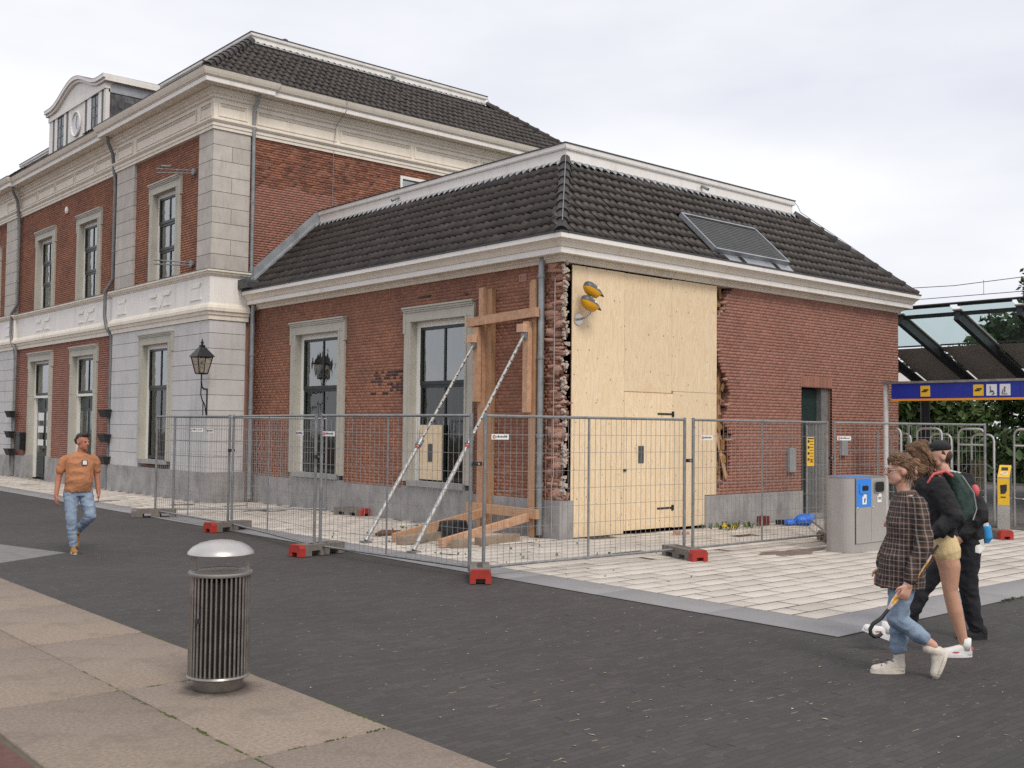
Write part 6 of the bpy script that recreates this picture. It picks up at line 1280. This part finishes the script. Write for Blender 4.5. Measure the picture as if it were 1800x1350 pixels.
BPK = thing('backpack', 'dark green backpack with pink straps on the back of the woman in cream shorts', 'backpack', (-3.73, -8.48, 0), FW, local=True)
blob('pack', [('loft', [(-.20, .02, 1.13, .09, .14), (-.24, .02, 1.2, .12, .155), (-.235, .02, 1.38, .115, .15), (-.19, .02, 1.50, .08, .125), (-.16, .02, 1.55, .05, .09)]), ('ell', (-.31, .02, 1.27, ), (.06, .11, .10))], pack_green, BPK, .010, 4, wr=.014, fq=(8, 8, 7))
for y in (.10, -.09): tube('strap', pink, BPK, [(-.17, y, 1.50), (-.08, y*1.2, 1.555), (.02, y*1.2, 1.53), (.07, y*1.25, 1.45)], .013, 8)
tube('cord', mat('cord_grey', (.30, .34, .33), (.25, .28, .27), 9, .6), BPK, [(-.21, .15, 1.52), (-.30, .165, 1.38), (-.33, .15, 1.24), (-.29, .17, 1.15)], .006, 6)
part('tag_ball', pink, BPK, lambda b: b.ball((-.345, .09, 1.39), (.035, .04, .055)), smooth='all')

# man in the black cap
P3 = thing('person', 'man in black cap and black clothes walking farthest of the three', 'person', (-2.77, -8.30, 0), FW, 'people walking past', local=True)
hc3 = (.215, 0, 1.665); hp, T = head_prims(hc3, -.1, 1.06, .06)
b3 = hp+[('cap', (.13, 0, 1.42), .062, (.19, 0, 1.56), .058), ('loft', [(.0, 0, .88, .12, .165), (.02, 0, 1.1, .12, .165), (.07, 0, 1.3, .125, .19), (.12, 0, 1.46, .08, .14)])]
b3 += limb([(.07, .21, 1.42), (-.02, .27, 1.12), (.14, .26, .92)], [.058, .048, .033])+hand_prims((.14, .26, .92), (.8, 0, -.6), (.3, -.2, 1), (0, -1, 0), .7)+limb([(.07, -.21, 1.42), (.12, -.27, 1.14), (.3, -.24, 1.0)], [.058, .048, .033])+hand_prims((.3, -.24, 1.0), (1, 0, -.2), (0, .3, 1), (0, 1, 0), .7)
b3 += limb([(.0, .10, .92), (.0, .10, .48), (-.06, .10, .12)], [.095, .062, .045])+limb([(.02, -.10, .92), (.30, -.10, .46), (.46, -.10, .17)], [.095, .062, .045])
M2 = blob('body', b3, skin_a, P3, .009, 3); eyes(M2, T)
blob('shirt', [('loft', [(-.02, 0, .86, .155, .205), (.0, 0, 1.0, .165, .215), (.03, 0, 1.2, .165, .22), (.08, 0, 1.38, .135, .215), (.12, 0, 1.49, .085, .13)])]+limb([(.07, .21, 1.43), (-.03, .28, 1.14), (.11, .265, .96)], [.09, .082, .06])+limb([(.07, -.21, 1.43), (.11, -.28, 1.15), (.26, -.25, 1.03)], [.09, .08, .06]), black_cloth, P3, .010, 3, wr=.018, fq=(8, 8, 6))
blob('trousers', [('loft', [(.0, 0, .84, .135, .18), (.0, 0, .95, .13, .175)])]+limb([(.0, .10, .9), (.0, .10, .48), (-.06, .10, .13)], [.118, .082, .072])+limb([(.02, -.10, .9), (.31, -.10, .46), (.45, -.10, .19)], [.118, .082, .07]), black_jean, P3, .010, 3, wr=.012, fq=(8, 8, 12))
blob('cap', [('ell', T((-.01, 0, .075)), (.10, .088, .068)), ('loft', [(*T((-.005, 0, .055)), .097, .085), (*T((-.01, 0, .10)), .085, .075)]), ('box', T((.135, 0, .058)), (.13, .13, .022))], black_cloth, P3, .008, 2)
blob('hair', [('ell', T((-.05, 0, .0)), (.058, .078, .07)), ('cap', T((-.01, .07, .03)), .018, T((-.02, .068, -.01)), .014)], mat('hair_mid', (.05, .028, .018), (.08, .045, .03), 8, .6, .6, 90), P3, .008, 2)
part('shirt_tail', paper, P3, lambda b: b.add([(-.10, .20, .92), (-.02, .205, .90), (-.02, .21, .80), (-.06, .215, .79), (-.115, .19, .84), (-.10, .18, .92), (-.02, .185, .90), (-.02, .19, .80), (-.06, .195, .79), (-.115, .17, .84)], [(0, 1, 2, 3, 4), (9, 8, 7, 6, 5)]+[(i, (i+1) % 5, 5+(i+1) % 5, 5+i) for i in range(5)]))
shoe('shoe', (-.17, .10, .0), (.11, .10, .0), black_cloth, P3, .03, black_cloth, w_=.05); shoe('shoe', (.40, -.10, .09), (.66, -.10, .17), black_cloth, P3, .03, black_cloth, w_=.05)
PB = thing('carrier_bag', 'white and blue carrier bag hanging behind the man in the black cap', 'bag', (-2.77, -8.30, 0), FW, local=True)
bag_w = mat('bag_white', (.62, .64, .68), (.70, .71, .74), 9, .4, .5, 14, dirt=((.2, .22, .3), 26, .5))
blob('bag_top', [('loft', [(-.17, -.04, 1.02, .075, .14), (-.145, -.04, 1.2, .06, .12), (-.08, -.04, 1.40, .03, .06)])], bag_w, PB, .009, 2, wr=.012, fq=(10, 12, 8)); blob('bag_bottom', [('loft', [(-.18, -.04, .87, .055, .13), (-.19, -.04, .92, .08, .145), (-.175, -.04, 1.03, .078, .143)])], mat('bag_sky', (.03, .28, .62), (.04, .33, .68), 8, .4, .4, 14), PB, .010, 2)
tube('bag_handle', bag_w, PB, [(-.09, -.04, 1.38), (-.02, -.1, 1.50), (.06, -.14, 1.52)], .012, 6)

# man in the rust t-shirt
P4 = thing('person', 'man in rust orange t-shirt and faded jeans walking towards the camera', 'person', (-7.0, 2.84, 0), R(-97), 'people walking past', local=True)
hc4 = (.04, .075, 1.605); hp, T = head_prims(hc4, .55, 1.06, .08)
b4 = hp+[('cap', (.0, .06, 1.36), .065, (.025, .07, 1.52), .06), ('loft', [(.0, .04, .88, .12, .17), (.02, .045, 1.05, .135, .175), (.01, .05, 1.28, .13, .20), (.0, .055, 1.41, .08, .15)])]
b4 += limb([(.0, -.155, 1.35), (-.03, -.225, 1.10), (.03, -.265, .83)], [.048, .044, .031])+hand_prims((.03, -.265, .83), (.15, -.02, -1), (1, .2, 0), (0, 1, 0), .7)+limb([(.0, .255, 1.36), (-.02, .30, 1.11), (.04, .315, .86)], [.048, .044, .031])+hand_prims((.04, .315, .86), (.15, .02, -1), (1, -.2, 0), (0, -1, 0), .7)
b4 += limb([(.0, -.06, .9), (.06, -.06, .52), (.02, -.005, .11)], [.095, .064, .046])+limb([(.0, .14, .9), (.10, .20, .53), (-.22, .07, .28)], [.095, .064, .046])
M1 = blob('body', b4, skin_c, P4, .009, 3); eyes(M1, T)
blob('t_shirt', [('loft', [(.01, .035, .88, .145, .19), (.035, .04, 1.03, .165, .192), (.025, .045, 1.18, .152, .19), (.01, .05, 1.31, .125, .205), (.0, .055, 1.39, .10, .17), (.0, .058, 1.435, .08, .11), (.005, .06, 1.46, .068, .078)])]+limb([(.0, -.13, 1.36), (-.01, -.165, 1.335), (-.025, -.212, 1.19)], [.062, .064, .066])+limb([(.0, .235, 1.37), (-.01, .262, 1.345), (-.02, .29, 1.20)], [.062, .064, .066]), tee, P4, .009, 3, wr=.013, fq=(7, 7, 8))
blob('jeans', [('loft', [(.0, .04, .82, .13, .18), (.0, .04, .94, .125, .175)])]+limb([(.0, -.055, .88), (.06, -.06, .52), (.02, -.01, .13)], [.112, .078, .058])+limb([(.0, .135, .88), (.10, .20, .53), (-.20, .08, .30)], [.112, .078, .058]), jeans, P4, .009, 3, wr=.011, fq=(8, 8, 13))
blob('hair', [('ell', T((-.025, 0, .062)), (.088, .082, .07)), ('ell', T((-.055, 0, .02)), (.06, .08, .07)), ('cap', T((.05, .035, .10)), .026, T((.05, -.035, .10)), .026)], hair_d, P4, .007, 2, wr=.006, fq=(20, 30, 20))
st4 = part('shirt_badge', plastic_black, P4, lambda b: b.cbox((.155, .085, 1.31), (.012, .075, .075))); part('badge_face', paper, st4, lambda b: b.cbox((.163, .085, 1.31), (.006, .055, .058)))
shoe('shoe', (-.06, -.005, .0), (.22, -.02, .0), boot_tan, P4, .05, mat('sole_pale', (.6, .57, .5), (.5, .47, .4), 9, .7), w_=.05); shoe('shoe', (-.26, .07, .30), (-.20, .075, .03), boot_tan, P4, .05, MATS['sole_pale'], w_=.05)
